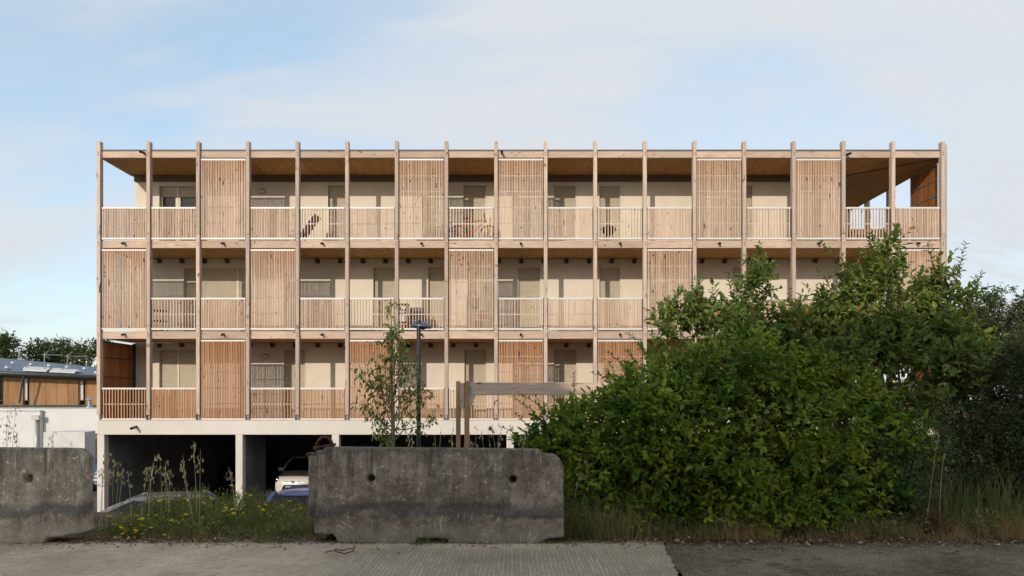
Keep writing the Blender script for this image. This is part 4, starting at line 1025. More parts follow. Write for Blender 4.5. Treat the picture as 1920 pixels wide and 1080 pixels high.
FL = [([(rnd.gauss(250,24), rnd.gauss(995,14)) for _ in range(46)], 7.75, 'low yellow flowering weed at the road edge, fullest of blossoms'),
      ([(205,968),(212,975),(222,985),(232,978),(200,1010),(190,1012),(226,962),(240,968)], 7.9, 'small yellow flowering weed beside the end of the pale road block'),
      ([(307,936),(315,942),(322,937),(283,964),(300,963),(312,957),(318,958),(299,965)], 8.3, 'yellow flowering weed in front of the pale blue car'),
      ([(372,933),(382,943),(390,949),(376,944),(398,935),(347,935),(352,938)], 8.4, 'yellow flowering weed in front of the rear of the pale blue car'),
      ([(400,981),(411,977),(380,970),(388,986),(378,1004),(440,1005),(452,997)], 7.9, 'scattered yellow flowering weed near the road midway between the two blocks'),
      ([(396,935),(418,927),(421,947),(434,910),(440,912)], 8.6, 'yellow flowering weed in front of the narrow white garage pillar'),
      ([(463,926),(470,929),(451,955),(461,968),(466,972),(458,948)], 8.5, 'yellow flowering weed just left of the dark blue car'),
      ([(486,950),(497,946),(493,956),(514,958),(503,966),(507,968),(512,960),(528,947),(530,951)], 8.4, 'yellow flowering weed in front of the dark blue car'),
      ([(543,940),(551,957),(564,953),(560,947),(536,962),(518,1007)], 8.3, 'yellow flowering weed beside the left end of the shackled road block')]
FL += [([(rnd.gauss(330,16), rnd.gauss(972,9)) for _ in range(10)], 8.0, 'yellow flowering weed low in the verge before the pale blue car door'),
       ([(rnd.gauss(430,14), rnd.gauss(960,10)) for _ in range(9)], 8.1, 'yellow flowering weed directly below the narrow white garage pillar'),
       ([(rnd.gauss(275,14), rnd.gauss(950,8)) for _ in range(9)], 8.1, 'yellow flowering weed behind the fullest flowering clump')]
for pts, Y, lab in FL: flower_plant(pts, Y, lab)
def gravel():
    n = 900; X = rng.uniform(-5.6, 7.4, n); Y = np.where(X > 1.66, 7.45, 7.5) + rng.normal(size=n)*0.17; r = rng.uniform(.005,.018,n)*np.where(rng.random(n) > .93, 1.8, 1)
    z = np.array([max(ground_z(a, b), 0.014) for a, b in zip(X, Y)]) + r*0.3
    base = np.array([[1,0,0],[0,1,0],[-1,0,0],[0,-1,0],[0,0,.8],[0,0,-.8]], float); tri = np.array([[0,1,4],[1,2,4],[2,3,4],[3,0,4],[1,0,5],[2,1,5],[3,2,5],[0,3,5]])
    v = np.stack([X,Y,z],1)[:,None,:] + (base[None]*rng.uniform(.6,1.2,(n,6,1)) + rng.normal(size=(n,6,3))*.18)*r[:,None,None]
    q = (np.arange(n)*6)[:,None,None] + tri[None]
    m = Mat('gravel_stone', .95, .15); k = m.rand(); m.color(m.mix(k, (0.16,0.12,0.085), (0.46,0.40,0.32)))
    tag(np_mesh('gravel', v.reshape(-1,3), q.reshape(-1,3), m.m, tri=True), 'loose gravel along the ragged edge of the road', 'gravel', kind='stuff')
gravel()

def oat(tip, root_px, Y, label, group, nspk=14, spread=0.10, mat='oat', lean=0.0):
    b = P(*root_px, Y); b.z = ground_z(b.x, Y) - 0.02; t = P(*tip, Y)
    root = empty('wild_oat', b); tag(root, label, 'wild oat', group); inv = Matrix.Translation(-b)
    mid = b.lerp(t, 0.6) + Vector((rnd.uniform(-.04,.04) - lean*.5, 0, 0.03)); path = [b.lerp(mid, s).lerp(mid.lerp(t, s), s) for s in [i/9 for i in range(10)]]
    m = MB(); m.tube(path, [0.0042-0.0030*i/9 for i in range(10)], 4)
    sp = []
    for k in range(nspk):
        s = 1 - 0.34*rnd.random()**1.1; i = s*9; j = min(int(i), 8); q = path[j].lerp(path[j+1], i-j)
        e = q + Vector((rnd.uniform(-1,1)*spread*rnd.random()**.5, rnd.uniform(-.6,.6)*spread, rnd.uniform(-.2,.6)*spread)); m.tube([q, q.lerp(e, .6)+Vector((0,0,.015)), e], 0.0012, 3); sp.append(e)
    o = m.build('stem', M[mat], root); o.matrix_parent_inverse = inv
    n = len(sp); Pp = np.repeat(np.array(sp), 2, 0); D = np.array([[rnd.uniform(-.35,.35), rnd.uniform(-.3,.3), -1] for _ in range(2*n)]); N_ = rng.normal(size=(2*n,3)) + np.array([0,-1,0])
    o = leaves('spikelets', Pp, D, N_, rng.uniform(.030,.046,2*n), rng.uniform(.008,.013,2*n), M[mat], root, fold=0.5); o.matrix_parent_inverse = inv
ORD = ['leftmost','second','third','fourth','fifth','sixth','seventh','eighth','ninth','tenth','eleventh','twelfth','thirteenth','fourteenth','fifteenth','sixteenth','seventeenth','eighteenth','nineteenth','twentieth']
def oats(specs, Y, dy, what, where, group, spk, spread):
    specs = sorted(specs)
    for k, (tip, rt) in enumerate(specs):
        o = 'leftmost ' + what if k == 0 else ('rightmost ' + what if k == len(specs)-1 else ORD[k] + ' ' + what + ' from the left')
        oat(tip, rt, Y + rnd.uniform(*dy), o + ' ' + where, group, nspk=rnd.randint(*spk), spread=spread)
g1 = 'wild oats between the two road blocks'
oats((((203,850),(196,975)),((196,860),(192,975)),((207,880),(200,975)),((222,866),(214,975)),((229,876),(216,975)),((215,862),(212,980)),((190,880),(186,980)),((240,885),(247,970)),((291,853),(262,975)),((299,852),(301,975)),((306,875),(312,975)),((286,868),(277,975)),((278,878),(262,975)),((320,880),(315,975)),((343,852),(366,975)),((341,876),(357,975)),((363,827),(371,975)),((376,842),(374,975)),((428,876),(444,960)),((310,864),(325,970))), 8.2, (-.25,.4), 'pale wild oat', 'between the two road blocks', g1, (5,14), 0.055)
g2 = 'dry stalks behind the shackled road block'
oats((((815,815),(835,900)),((828,800),(820,900)),((845,818),(852,900)),((893,800),(898,900)),((902,806),(915,900)),((915,808),(930,900)),((935,815),(920,900)),((940,800),(925,900)),((958,795),(940,900)),((765,812),(778,900)),((770,802),(785,900)),((850,790),(832,900)),((880,812),(893,900)),((920,790),(945,900)),((975,820),(958,900)),((985,808),(960,900))), 8.5, (-.2,.4), 'thin dry stalk', 'behind the shackled road block', g2, (3,8), 0.05)
g3 = 'wild oats behind the pale road block'
oats((((22,738),(4,900)),((14,775),(8,900)),((12,792),(10,900)),((30,765),(12,900)),((33,810),(24,900)),((100,805),(98,900)),((132,828),(138,900)),((36,825),(40,900))), 8.4, (0,.01), 'wild oat', 'behind the pale road block', g3, (5,14), 0.08)
g4 = 'dry stalks in front of the bushes'
oats((((1098,865),(1112,985)),((1088,885),(1072,985)),((1107,900),(1120,985)),((1120,925),(1110,990)),((1200,880),(1197,985)),((1212,905),(1200,985)),((1760,810),(1735,960)),((1770,850),(1760,960))), 8.1, (0,.01), 'dry stalk', 'in front of the green bushes', g4, (3,9), 0.05)

# ------------------------------------------------------------------ cars
def car(label, loc, rz, paint, L=3.95, Wd=1.72, H=1.48, group='parked cars'):
    root = empty('parked_car', loc, rz); tag(root, label, 'car', group)
    k = L/3.95; w = Wd/1.72; h = H/1.48
    st = [(0.0,.30,.66,.50),(.05,.24,.74,.68),(.14,.20,.80,.77),(.32,.18,.85,.82),(.62,.18,.915,.85),(.98,.18,.985,.86),(1.5,.18,.995,.86),(2.3,.18,1.0,.86),(3.1,.18,1.0,.85),(3.6,.2,.99,.82),(3.84,.25,.95,.77),(3.92,.3,.86,.70),(3.95,.36,.74,.55)]
    sec = [(0,0),(.55,0),(.86,.02),(.97,.13),(1,.36),(1,.58),(.975,.76),(.92,.88),(.80,.96),(.55,.995),(.25,1.01),(0,1.015)]
    ring = sec + [(-a, b) for a, b in sec[-2:0:-1]]; m = len(ring)
    mb = MB(); v = []
    for y, zb, zt, hw in st:
        for a, b in ring: v.append((a*hw*w, y*k, (zb + (zt-zb)*b)*h))
    f = [(i*m+j, i*m+(j+1)%m, (i+1)*m+(j+1)%m, (i+1)*m+j) for i in range(len(st)-1) for j in range(m)] + [tuple(range(m-1,-1,-1)), tuple((len(st)-1)*m+j for j in range(m))]
    mb.add(v, f); body = mb.build('body', paint, root, smooth=True)
    # glasshouse: level z, front y, rear y, half width
    lv = [(.975,.95,3.80,.80),(1.15,1.28,3.70,.755),(1.32,1.62,3.58,.69),(1.40,1.80,3.48,.65)]
    lv = [(z*h, a*k, b*k, q*w) for z, a, b, q in lv]
    cur = lambda x, hw: 0.16*(x/hw)**2
    def strip(name, fn, n, mat=M['glass'], rev=False):
        s = MB(); vv = [fn(l, t/(n-1)) for l in lv for t in range(n)]
        ff = [(i*n+j, i*n+j+1, (i+1)*n+j+1, (i+1)*n+j) for i in range(len(lv)-1) for j in range(n-1)]
        s.add(vv, ff); s.build(name, mat, root, smooth=True)
    strip('windscreen', lambda l, t: ((2*t-1)*l[3], l[1]+cur(2*t-1,1), l[0]), 9)
    strip('rear_window', lambda l, t: ((1-2*t)*l[3], l[2]-cur(1-2*t,1)*0.7, l[0]), 9)
    for sd in (-1, 1): strip('side_window', lambda l, t, sd=sd: (sd*(l[3]+0.0), l[1]+0.16+(l[2]-l[1]-0.272)*t, l[0]), 8)
    for sd in (-1, 1):
        for which in ('f','m','r'):
            p = []
            for l in lv + [(1.425*h, 1.90*k, 3.40*k, .62*w)]:
                y = l[1]+0.16 if which == 'f' else (l[2]-0.112 if which == 'r' else (2.45*k))
                p.append((sd*(l[3]+0.004), y, l[0]))
            s = MB(); s.tube(p, [0.045,0.038,0.034,0.032,0.03] if which != 'r' else [0.09,0.075,0.06,0.05,0.04], 8); s.build('pillar', paint, root, smooth=True)
    rl = [(1.385,1.76,3.52,.665),(1.425,1.88,3.44,.63),(1.452,2.02,3.34,.56),(1.472,2.25,3.15,.42),(1.48,2.55,2.9,.18)]
    s = MB(); n = 28; vv = []
    for z, a, b, q in rl:
        for j in range(n):
            t = 2*math.pi*j/n; ex = math.copysign(abs(math.cos(t))**.55, math.cos(t)); ey = math.copysign(abs(math.sin(t))**.55, math.sin(t))
            vv.append((ex*q*w, ((a+b)/2 + ey*(b-a)/2)*k, z*h))
    s.add(vv, [(i*n+j, i*n+(j+1)%n, (i+1)*n+(j+1)%n, (i+1)*n+j) for i in range(len(rl)-1) for j in range(n)] + [tuple((len(rl)-1)*n+j for j in range(n))]); s.build('roof', paint, root, smooth=True)
    for sd in (-1, 1):
        s = MB(); s.ball((sd*.665*w, .22*k, .70*h), .115*w, .16, .10*h, 14, 8); hl = s.build('headlight', M['glass'], root, smooth=True)
        s = MB(); s.ball((sd*.655*w, .085*k, .725*h), .055, .03, .05, 10, 6); s.build('reflector', M['chrome'], hl, smooth=True)
        s = MB(); s.ball((sd*.60*w, .075*k, .655*h), .04, .02, .022, 8, 5); s.build('indicator', M['redboard'], hl, smooth=True)
        s = MB(); s.ball((sd*.70*w, 3.86*k, .82*h), .09, .07, .15*h, 10, 6); s.build('tail_light', M['tail'], root, smooth=True)
        s = MB(); s.ball((sd*.955*w, 1.28*k, 1.02*h), .10, .06, .075, 12, 8); mi = s.build('wing_mirror', paint, root, smooth=True)
        s = MB(); s.bar((sd*.80*w, 1.3*k, .97*h), (sd*.92*w, 1.29*k, 1.0*h), .05, .03); s.build('arm', M['black'], mi)
        for y in (.72, 3.2):
            c = (sd*.75*w, y*k, .30)
            s = MB(); s.lathe((0,0,0), [(.19,-.11),(.27,-.115),(.295,-.08),(.30,0),(.295,.08),(.27,.115),(.19,.11)], 24)
            s.v = [(c[0]+q[2], c[1]+q[0], c[2]+q[1]) for q in s.v]; ty = s.build('wheel', M['black'], root, smooth=True)
            s = MB(); s.lathe((0,0,0), [(.192,.09),(.17,.10),(.15,.085),(.05,.09),(.001,.10)], 20); s.v = [(c[0]+sd*(q[2]+.01), c[1]+q[0], c[2]+q[1]) for q in s.v]; s.build('rim', M['steel'], ty, smooth=True)
            s = MB(); s.tube([(c[0]-sd*.02, c[1]-.001, c[2]+.03), (sd*.868*w, c[1], c[2]+.03)], .345, 22); s.build('wheel_arch', M['black'], root)
    s = MB(); s.box(-.34*w, .34*w, -.012, .06, .648*h, .668*h); s.build('grille', M['black'], root, bevel=.006)
    s = MB(); s.prism([(-.42*w,.36*h),(.42*w,.36*h),(.46*w,.40*h),(.36*w,.545*h),(-.36*w,.545*h),(-.46*w,.40*h)], -.014, .05); it = s.build('air_intake', M['black'], root, bevel=.01)
    s = MB(); s.box(-.26, .26, -.024, -.015, .40*h, .50*h); s.build('number_plate', M['alu'], it)
    s = MB(); s.tube([(0,0,-.012),(0,0,.012)], 1.0, 20); s.v = [(q[0]*.075, -.012+q[2]*1.4, .658*h+q[1]*.038) for q in s.v]; s.build('badge', M['chrome'], root, smooth=False)
    s = MB(); s.box(-.26, .26, 3.95*k, 3.962*k, .52*h, .62*h); s.build('number_plate', M['alu'], root)
    return root
def paint(name, c, rough=0.22): 
    m = Mat(name, rough, 0.5, 0.0, c); m.b.inputs['Coat Weight'].default_value = 0.6; m.b.inputs['Coat Roughness'].default_value = 0.06
    n = m.noise(m.vec(), 3, 4); m.color(m.mix(m.ramp(n, .3, .7), tuple(q*.93 for q in c), c)); return m.m
M['tail'] = plain('tail_light_red', (0.25,0.01,0.01), 0.2, 0.5)
Yc = 25.6
car('white hatchback parked nose out inside the second garage bay', ((549-HX)*Yc/F, Yc, -2.24), 0.0, paint('white_paint', (0.72,0.70,0.66)), H=1.5, Wd=1.58, L=3.75)
car('pale blue car whose roof shows above the weeds before the first garage bay', (-11.1, 16.1, -2.25), R(-74), paint('pale_blue_paint', (0.13,0.135,0.165), 0.35), L=4.1)
car('dark blue car seen from behind, half hidden by the shackled road block', ((556-HX)*15.4/F, 19.2, -2.09), R(180), paint('blue_paint', (0.03,0.11,0.30)), Wd=1.76, H=1.53)
car('light blue car parked at the left beyond the pale road block', ((192-HX)*28.5/F, 28.0, -2.24), R(6), paint('light_blue_paint', (0.22,0.38,0.62)), H=1.5)
car('dark car deep inside the first garage bay', ((440-HX)*29.5/F, 29.0, -2.24), 0.0, paint('black_paint', (0.02,0.02,0.022)))

# ------------------------------------------------------------------ buildings at the left
def left_house():
    Y0, Y1 = 36.0, 37.5                                # wall recedes a little towards the right
    fy = lambda x: Y0 + (Y1-Y0)*x/182.0
    Q = lambda x, y, d=0.0: P(x, y, fy(x)+d)
    base = Vector((Q(60,800).x, fy(60), -2.45)); root = empty('timber_house', base); tag(root, 'long low timber clad house with dark blue roof left of the apartment building', 'house'); inv = Matrix.Translation(-base)
    def pt(mb, name, mat, par=root, **kw):
        o = mb.build(name, mat, par, **kw)
        if par is root: o.matrix_parent_inverse = inv
        return o
    def quadbox(x0, x1, ya0, ya1, yb0, yb1, d0, d1):   # photo columns, top row at each end, bottom row at each end, depth offsets
        m = MB(); a = [Q(x0,yb0,d0), Q(x1,yb1,d0), Q(x1,yb1,d0), Q(x0,yb0,d0), Q(x0,ya0,d0), Q(x1,ya1,d0), Q(x1,ya1,d0), Q(x0,ya0,d0)]
        for i in (2,3,6,7): a[i] = a[i] + Vector((0, d1-d0, 0))
        m.add(a, [(0,3,2,1),(4,5,6,7),(0,1,5,4),(1,2,6,5),(2,3,7,6),(3,0,4,7)]); return m
    wins = [(-70,-42),(-18,7),(43,56),(148,161)]; pan = []
    edges = [-200,-140,-100,-70] ; xs = []
    prev = -200
    for a, b in wins + [(300, 300)]:
        q = [x for x in (-160,-120,-80,-30,15,41,64,86,107,127,147,163,205,250) if prev < x < a]
        e = [prev] + q + [a]
        for s, t in zip(e[:-1], e[1:]):
            if t - s > 1: xs.append((s, t))
        prev = b
    for s, t in xs:                                    # cladding panels with open joints
        m = quadbox(s+0.35, t-0.35, 700+s*.043, 700+t*.043, 761, 761, rnd.uniform(0,.015), 0.3); pt(m, 'cladding_panel', M['cladding'])
    for a, b in wins:
        m = quadbox(a, b, 704+a*.04, 704+b*.04, 757, 757, 0.16, 0.3); g = pt(m, 'window', M['glass'])
        m = quadbox(a, a+(b-a)*0.62, 706+a*.04, 706+b*.04, 750, 750, 0.10, 0.15); m.build('roller_blind', M['alu'], g)
        m = quadbox(a-0.2, b+0.2, 750, 750, 751.5, 751.5, 0.02, 0.08); m.build('rail', M['darksteel'], g)
        for e in (a, b-1.0): m = quadbox(e, e+1.0, 702+a*.04, 702+b*.04, 758, 758, 0.05, 0.14); m.build('jamb', M['cladding'], g)
    m = quadbox(-200, 300, 700-200*.043, 700+300*.043, 761, 761, 0.32, 6.0); pt(m, 'wall', M['darkband'])
    m = quadbox(-200, 300, 759.5, 759.5, 762.5, 762.5, -0.35, 0.3); pt(m, 'ledge', M['darksteel'])
    # roof: eave gutter and slope up and back
    rm = Mat('blue_roof', 0.4, 0.5); w = rm.noise(rm.vec((1,1,1)), 3.0, 4); rm.color(rm.mix(rm.ramp(w, .3, .7), (0.030,0.042,0.070), (0.050,0.066,0.10)))
    m = MB(); e0, e1 = Q(-200, 697-200*.044, -0.45), Q(300, 697+300*.044, -0.45); r0, r1 = P(-200, 671-200*.095, 44.5), P(300, 671+300*.095, 46.5)
    m.add([e0, e1, r1, r0, e0-Vector((0,0,.12)), e1-Vector((0,0,.12)), r1-Vector((0,0,.12)), r0-Vector((0,0,.12))], [(0,1,2,3),(7,6,5,4),(0,4,5,1),(1,5,6,2),(2,6,7,3),(3,7,4,0)]); roof = pt(m, 'roof', rm.m)
    m = MB(); m.tube([e0+Vector((0,-.08,-.06)), e1+Vector((0,-.08,-.06))], 0.11, 8); m.build('gutter', M['darksteel'], roof, smooth=True)
    m = MB(); m.add([e0+Vector((0,.02,-.13)), e1+Vector((0,.02,-.13)), e1+Vector((0,.9,-.30)), e0+Vector((0,.9,-.30))], [(0,3,2,1)]); m.build('soffit', M['darksteel'], roof)
    def on_roof(x, t):
        a = e0.lerp(e1, (x+200)/500); b = r0.lerp(r1, (x+200)/500); return a.lerp(b, t)
    for i in range(-3, 7):
        for t, off in ((.25, 0), (.62, 14)):
            p = on_roof(i*34+off, t); m = MB(); m.prism([(p.x-.10,p.z),(p.x+.10,p.z),(p.x,p.z+.14)], p.y, p.y+.3); m.build('roof_vent', M['steel'], roof)
    for a, b in ((30, 74), (80, 128)):
        q = [on_roof(a, .10), on_roof(b, .10), on_roof(b+10, .36), on_roof(a+10, .36)]; q = [v_ + Vector((0,0,.09)) for v_ in q]
        m = MB(); m.add(q + [v_ - Vector((0,0,.07)) for v_ in q], [(0,1,2,3),(7,6,5,4),(0,4,5,1),(1,5,6,2),(2,6,7,3),(3,7,4,0)]); m.build('roof_panel', M['alu'], roof)
    for x in (72, 116):
        b = on_roof(x, .30); m = MB(); t = b + Vector((0,0,.95)); m.tube([b, t], .022, 6); an = m.build('antenna', M['steel'], roof)
        m = MB(); m.tube([t+Vector((-.15,0,-.1)), t+Vector((1.0,0,-.12))], .014, 5)
        for q in range(7): c = t + Vector((-.1+.16*q, 0, -.11)); m.tube([c+Vector((0,-.25,.0)), c+Vector((0,.25,0))], .009, 4)
        for sgn in (-1, 1): m.tube([t+Vector((0,0,-.1)), t+Vector((.16,0.0,.20*sgn-.1))], .01, 4); m.tube([t+Vector((0.1,-.1,-.1)), t+Vector((.22,0.1,.26*sgn-.1))], .01, 4)
        m.build('yagi', M['steel'], an)
    p = on_roof(0, 0); m = MB(); a, b = Q(36, 756, -.5), Q(44, 702, -.6); m.tube([a, b], .045, 8); pt(m, 'downpipe', M['darksteel'])
left_house()
def white_annex():
    base = P(120, 800, 34); base.z = -2.45; root = empty('white_annex', base); tag(root, 'long white rendered garage wall below the timber house', 'building'); inv = Matrix.Translation(-base)
    m = MB(); a = P(-200, 766, 34); b = P(330, 766, 34); m.box(a.x, b.x, 34, 35.4, -2.6, a.z); o = m.build('wall', M['white2'], root); o.matrix_parent_inverse = inv
    m = MB(); m.box(a.x, b.x, 33.96, 35.44, a.z+.002, a.z+.04); o = m.build('coping', M['steel'], root); o.matrix_parent_inverse = inv
    c = P(168, 766, 34.6); m = MB(); z = a.z+.04
    m.lathe((c.x, 34.6, z), [(.16,0),(.16,.06),(.10,.10),(.10,.26),(.13,.26),(.13,.28),(.10,.28),(.10,.33)], 14); cw = m.build('roof_cowl', M['steel'], root, smooth=False); cw.matrix_parent_inverse = inv
    m = MB(); m.lathe((c.x, 34.6, z), [(.20,.40),(.10,.49),(.03,.51),(.0,.51)], 14); m.lathe((c.x, 34.6, z), [(.05,.33),(.05,.42)], 8); m.build('cap', M['steel'], cw)
white_annex()
def near_annex():
    base = P(20, 800, 33.7); base.z = -2.45; root = empty('white_shed', base); tag(root, 'white rendered low block with grey downpipe above the pale road block', 'building'); inv = Matrix.Translation(-base)
    a = P(-220, 771, 33.75); b = P(75, 771, 33.75)
    m = MB(); m.box(a.x, b.x, 33.75, 33.985, -2.6, a.z); o = m.build('wall', M['white2'], root); o.matrix_parent_inverse = inv
    m = MB(); m.box(a.x, b.x+.03, 33.71, 33.94, a.z+.002, a.z+.045); o = m.build('coping', M['steel'], root); o.matrix_parent_inverse = inv
    p = P(68, 790, 33.6); m = MB(); m.tube([(p.x, 33.62, -2.45), (p.x, 33.62, P(68,783,33.6).z)], .07, 12); dp = m.build('downpipe', M['steel'], root, smooth=True); dp.matrix_parent_inverse = inv
    m = MB(); m.box(P(61,0,33.6).x, P(75,0,33.6).x-.01, 33.52, 33.72, P(0,787,33.6).z, P(0,778.5,33.6).z); m.build('hopper', M['steel'], dp)
near_annex()
m = MB(); a, b = P(81, 810.5, 27.6), P(159, 810.5, 27.6); c = P(168, 810.5, 28.6)
m.add([(a.x,27.6,-2.5),(b.x,27.6,-2.5),(c.x,29.0,-2.5),(a.x,29.0,-2.5),(a.x,27.6,a.z),(b.x,27.6,a.z),(c.x,29.0,a.z),(a.x,29.0,a.z)], [(0,3,2,1),(4,5,6,7),(0,1,5,4),(1,2,6,5),(2,3,7,6),(3,0,4,7)])
tag(m.build('concrete_block_wall', plain('block_grey', (0.56,0.56,0.55), 0.9, 0.2, var=.08), bevel=.01), 'plain pale grey concrete enclosure left of the garage', 'enclosure')
def gate():
    base = P(176, 850, 30); base.z = -2.45; root = empty('wooden_gate', base); tag(root, 'brown wooden board gate between grey enclosure and garage', 'gate'); inv = Matrix.Translation(-base)
    x0, x1 = P(168.5,0,30).x, P(192,0,30).x; z1 = P(0,816,30).z
    for k in range(6):
        m = MB(); a = x0+(x1-x0)*k/6; m.box(a+.004, a+(x1-x0)/6-.004, 30, 30.03, -2.45, z1); o = m.build('board', M['cladding'], root); o.matrix_parent_inverse = inv
    m = MB(); m.box(x0-.02, x1+.02, 29.96, 30.06, z1+.002, z1+.07); o = m.build('lintel', M['darksteel'], root); o.matrix_parent_inverse = inv
gate()
def picket():
    base = P(143, 850, 26.5); base.z = -2.45; root = empty('picket_fence', base); tag(root, 'short brown picket fence beside the pale road block', 'fence'); inv = Matrix.Translation(-base)
    x0, x1 = P(133,0,26.5).x, P(155,0,26.5).x
    for k in range(7):
        a = x0 + (x1-x0)*k/7; z = P(0,841.5+abs(k-3)*.4,26.5).z; m = MB(); m.prism([(a,-2.45),(a+.045,-2.45),(a+.045,z-.04),(a+.022,z),(a,z-.04)], 26.5, 26.52); o = m.build('picket', M['cladding'], root); o.matrix_parent_inverse = inv
    m = MB(); m.box(x0-.05, x1+.02, 26.522, 26.55, P(0,852,26.5).z, P(0,849.5,26.5).z); o = m.build('rail', M['cladding'], root); o.matrix_parent_inverse = inv
picket()

# ------------------------------------------------------------------ trees in the distance
def tree(label, lumps, base_px, Y, group, leaf=0.22, dens=34, mat='leafT', trunk=0.25):
    b = P(base_px, 900, Y); b.z = -2.5; root = empty('broadleaf_tree', b); tag(root, label, 'tree', group); inv = Matrix.Translation(-b)
    c0 = P(lumps[0][0], lumps[0][1], Y); t = MB(); t.tube([b, b.lerp(c0, .5)+Vector((.2,0,0)), c0], [trunk, trunk*.7, trunk*.25], 8); o = t.build('trunk', M['bark'], root, smooth=True); o.matrix_parent_inverse = inv
    br = MB()
    for (x, y, rx, ry) in lumps:
        c = P(x, y, Y); br.tube(curve(b.lerp(c0, .6), c, .15, 5, int(x)), [trunk*.4,trunk*.3,trunk*.2,trunk*.12,.02], 5)
    o = br.build('limbs', M['bark'], root, smooth=True); o.matrix_parent_inverse = inv; o['kind'] = 'stuff'
    L3 = [(x, y, rx, ry, Y + rnd.uniform(-1,1), rx*Y/F*.9) for x, y, rx, ry in lumps]
    # each lump breaks up into small clumps
    L4 = []
    for (x, y, rx, ry, yy, dep) in L3:
        for _ in range(max(4, int(rx*ry/55))):
            u = rng.normal(size=3); u /= np.linalg.norm(u); q = rng.uniform(.55, 1.0)
            s = rng.uniform(.22, .42); L4.append((x+u[0]*rx*q, y-u[2]*ry*q, rx*s, ry*s, yy+u[1]*dep*q, dep*s))
    Bv, D, T = lump_twigs(L4, dens, leaf*2.2, .1, .4)
    Pp, Dd, Nn, L, W = twig_leaves(Bv, D, T, 5, leaf, leaf*.62)
    o = leaves('crown', Pp, Dd, Nn, L, W, M[mat], root); o.matrix_parent_inverse = inv
TG = 'trees behind the timber house'
tree('dark tree at the left edge behind the timber house', [(5,656,34,26),(-20,648,30,32),(20,672,25,16)], 5, 62, TG, dens=90)
tree('round yellowish green tree behind the two antennas', [(98,662,44,24),(72,672,30,20),(126,672,32,22),(102,650,28,14)], 98, 66, TG, dens=90)
tree('tree behind the timber house close against the apartment building', [(165,660,24,24),(180,652,16,16),(150,675,26,16),(195,660,20,24)], 168, 58, TG, dens=90)
tree('low dark tree between the left edge tree and the antenna tree', [(45,676,24,14),(60,682,20,10)], 45, 70, TG, dens=90)
TR = 'trees beyond the right hand end'
tree('tall tree with an open crown right of the apartment building', [(1850,590,44,40),(1870,556,28,22),(1825,600,32,34),(1860,640,50,46),(1810,580,22,20)], 1850, 34, TR, leaf=.15, dens=95)
tree('dense dark tree at the right edge beyond the bushes', [(1920,610,36,46),(1935,570,30,34),(1905,660,44,50),(1950,650,44,70)], 1925, 31, TR, leaf=.15, dens=90, mat='leafT')
tree('lower tree close against the right corner of the apartment building', [(1800,640,34,46),(1790,690,36,40),(1830,690,50,50)], 1805, 28, TR, leaf=.13, dens=120)

# ------------------------------------------------------------------ things on the balconies
FL3, FL2, FL1 = FLOOR
def thing(name, label, cat, x, y, z, group=None):
    o = empty(name, (x, y, z)); return tag(o, label, cat, group)
xb = lambda p, Y=22.0: (p-HX)*Y/F
M['grey_fabric'] = plain('grey_fabric', (0.13,0.12,0.125), 0.9, 0.2); M['navy'] = plain('navy_plastic', (0.02,0.03,0.08), 0.5, 0.4)
M['rattan'] = plain('rattan', (0.20,0.11,0.06), 0.8, 0.2, var=.4, scale=40); M['orange'] = plain('orange_paint', (0.55,0.09,0.015), 0.4, 0.4)
M['turf'] = plain('green_turf', (0.16,0.24,0.02), 0.9, 0.2); M['box_white'] = plain('white_plastic', (0.6,0.6,0.6), 0.5, 0.4)
M['plank'] = wood('loose_planks', (0.50,0.28,0.12), (0.38,0.19,0.07), (0.16,0.07,0.03), 'Z'); M['cloth_red'] = plain('red_cloth', (0.35,0.05,0.05), 0.9, 0.1); M['cloth_blue'] = plain('blue_cloth', (0.05,0.09,0.2), 0.9, 0.1)

def deck_chair(label, px, Y, z, group):
    t = thing('deck_chair', label, 'deck chair', xb(px, Y), Y, z, group)
    m = MB(); m.bar((-.05,-.26,.36), (.42,-.26,1.02), .05, .03, (0,1,0)); m.bar((-.05,.26,.36), (.42,.26,1.02), .05, .03, (0,1,0)); m.build('back_frame', M['darksteel'], t)
    m = MB(); n = 8
    for i in range(n):
        a, b = i/n, (i+1)/n; g = lambda s: (-.05+.47*s, .36+.66*s + .05*math.sin(s*3.1)); (x0,z0), (x1,z1) = g(a), g(b)
        m.add([(x0,-.25,z0),(x0,.25,z0),(x1,.25,z1),(x1,-.25,z1),(x0+.05,-.25,z0-.03),(x0+.05,.25,z0-.03),(x1+.05,.25,z1-.03),(x1+.05,-.25,z1-.03)], [(0,3,2,1),(4,5,6,7),(0,1,5,4),(1,2,6,5),(2,3,7,6),(3,0,4,7)])
    m.build('backrest', M['grey_fabric'], t, smooth=True)
    m = MB(); m.box(-.50,-.02,-.25,.25,.34,.37); m.build('seat', M['grey_fabric'], t, bevel=.01)
    for sy in (-.27, .27):
        for a, b in (((-.48,sy,.35),(.02,sy,.0)), ((.0,sy,.36),(-.42,sy,.0))):
            m = MB(); m.bar(a, b, .03, .03); m.build('leg', M['darksteel'], t)
deck_chair('grey reclining chair behind the open railing of the top balcony', 571, 22.0, FL3, None)
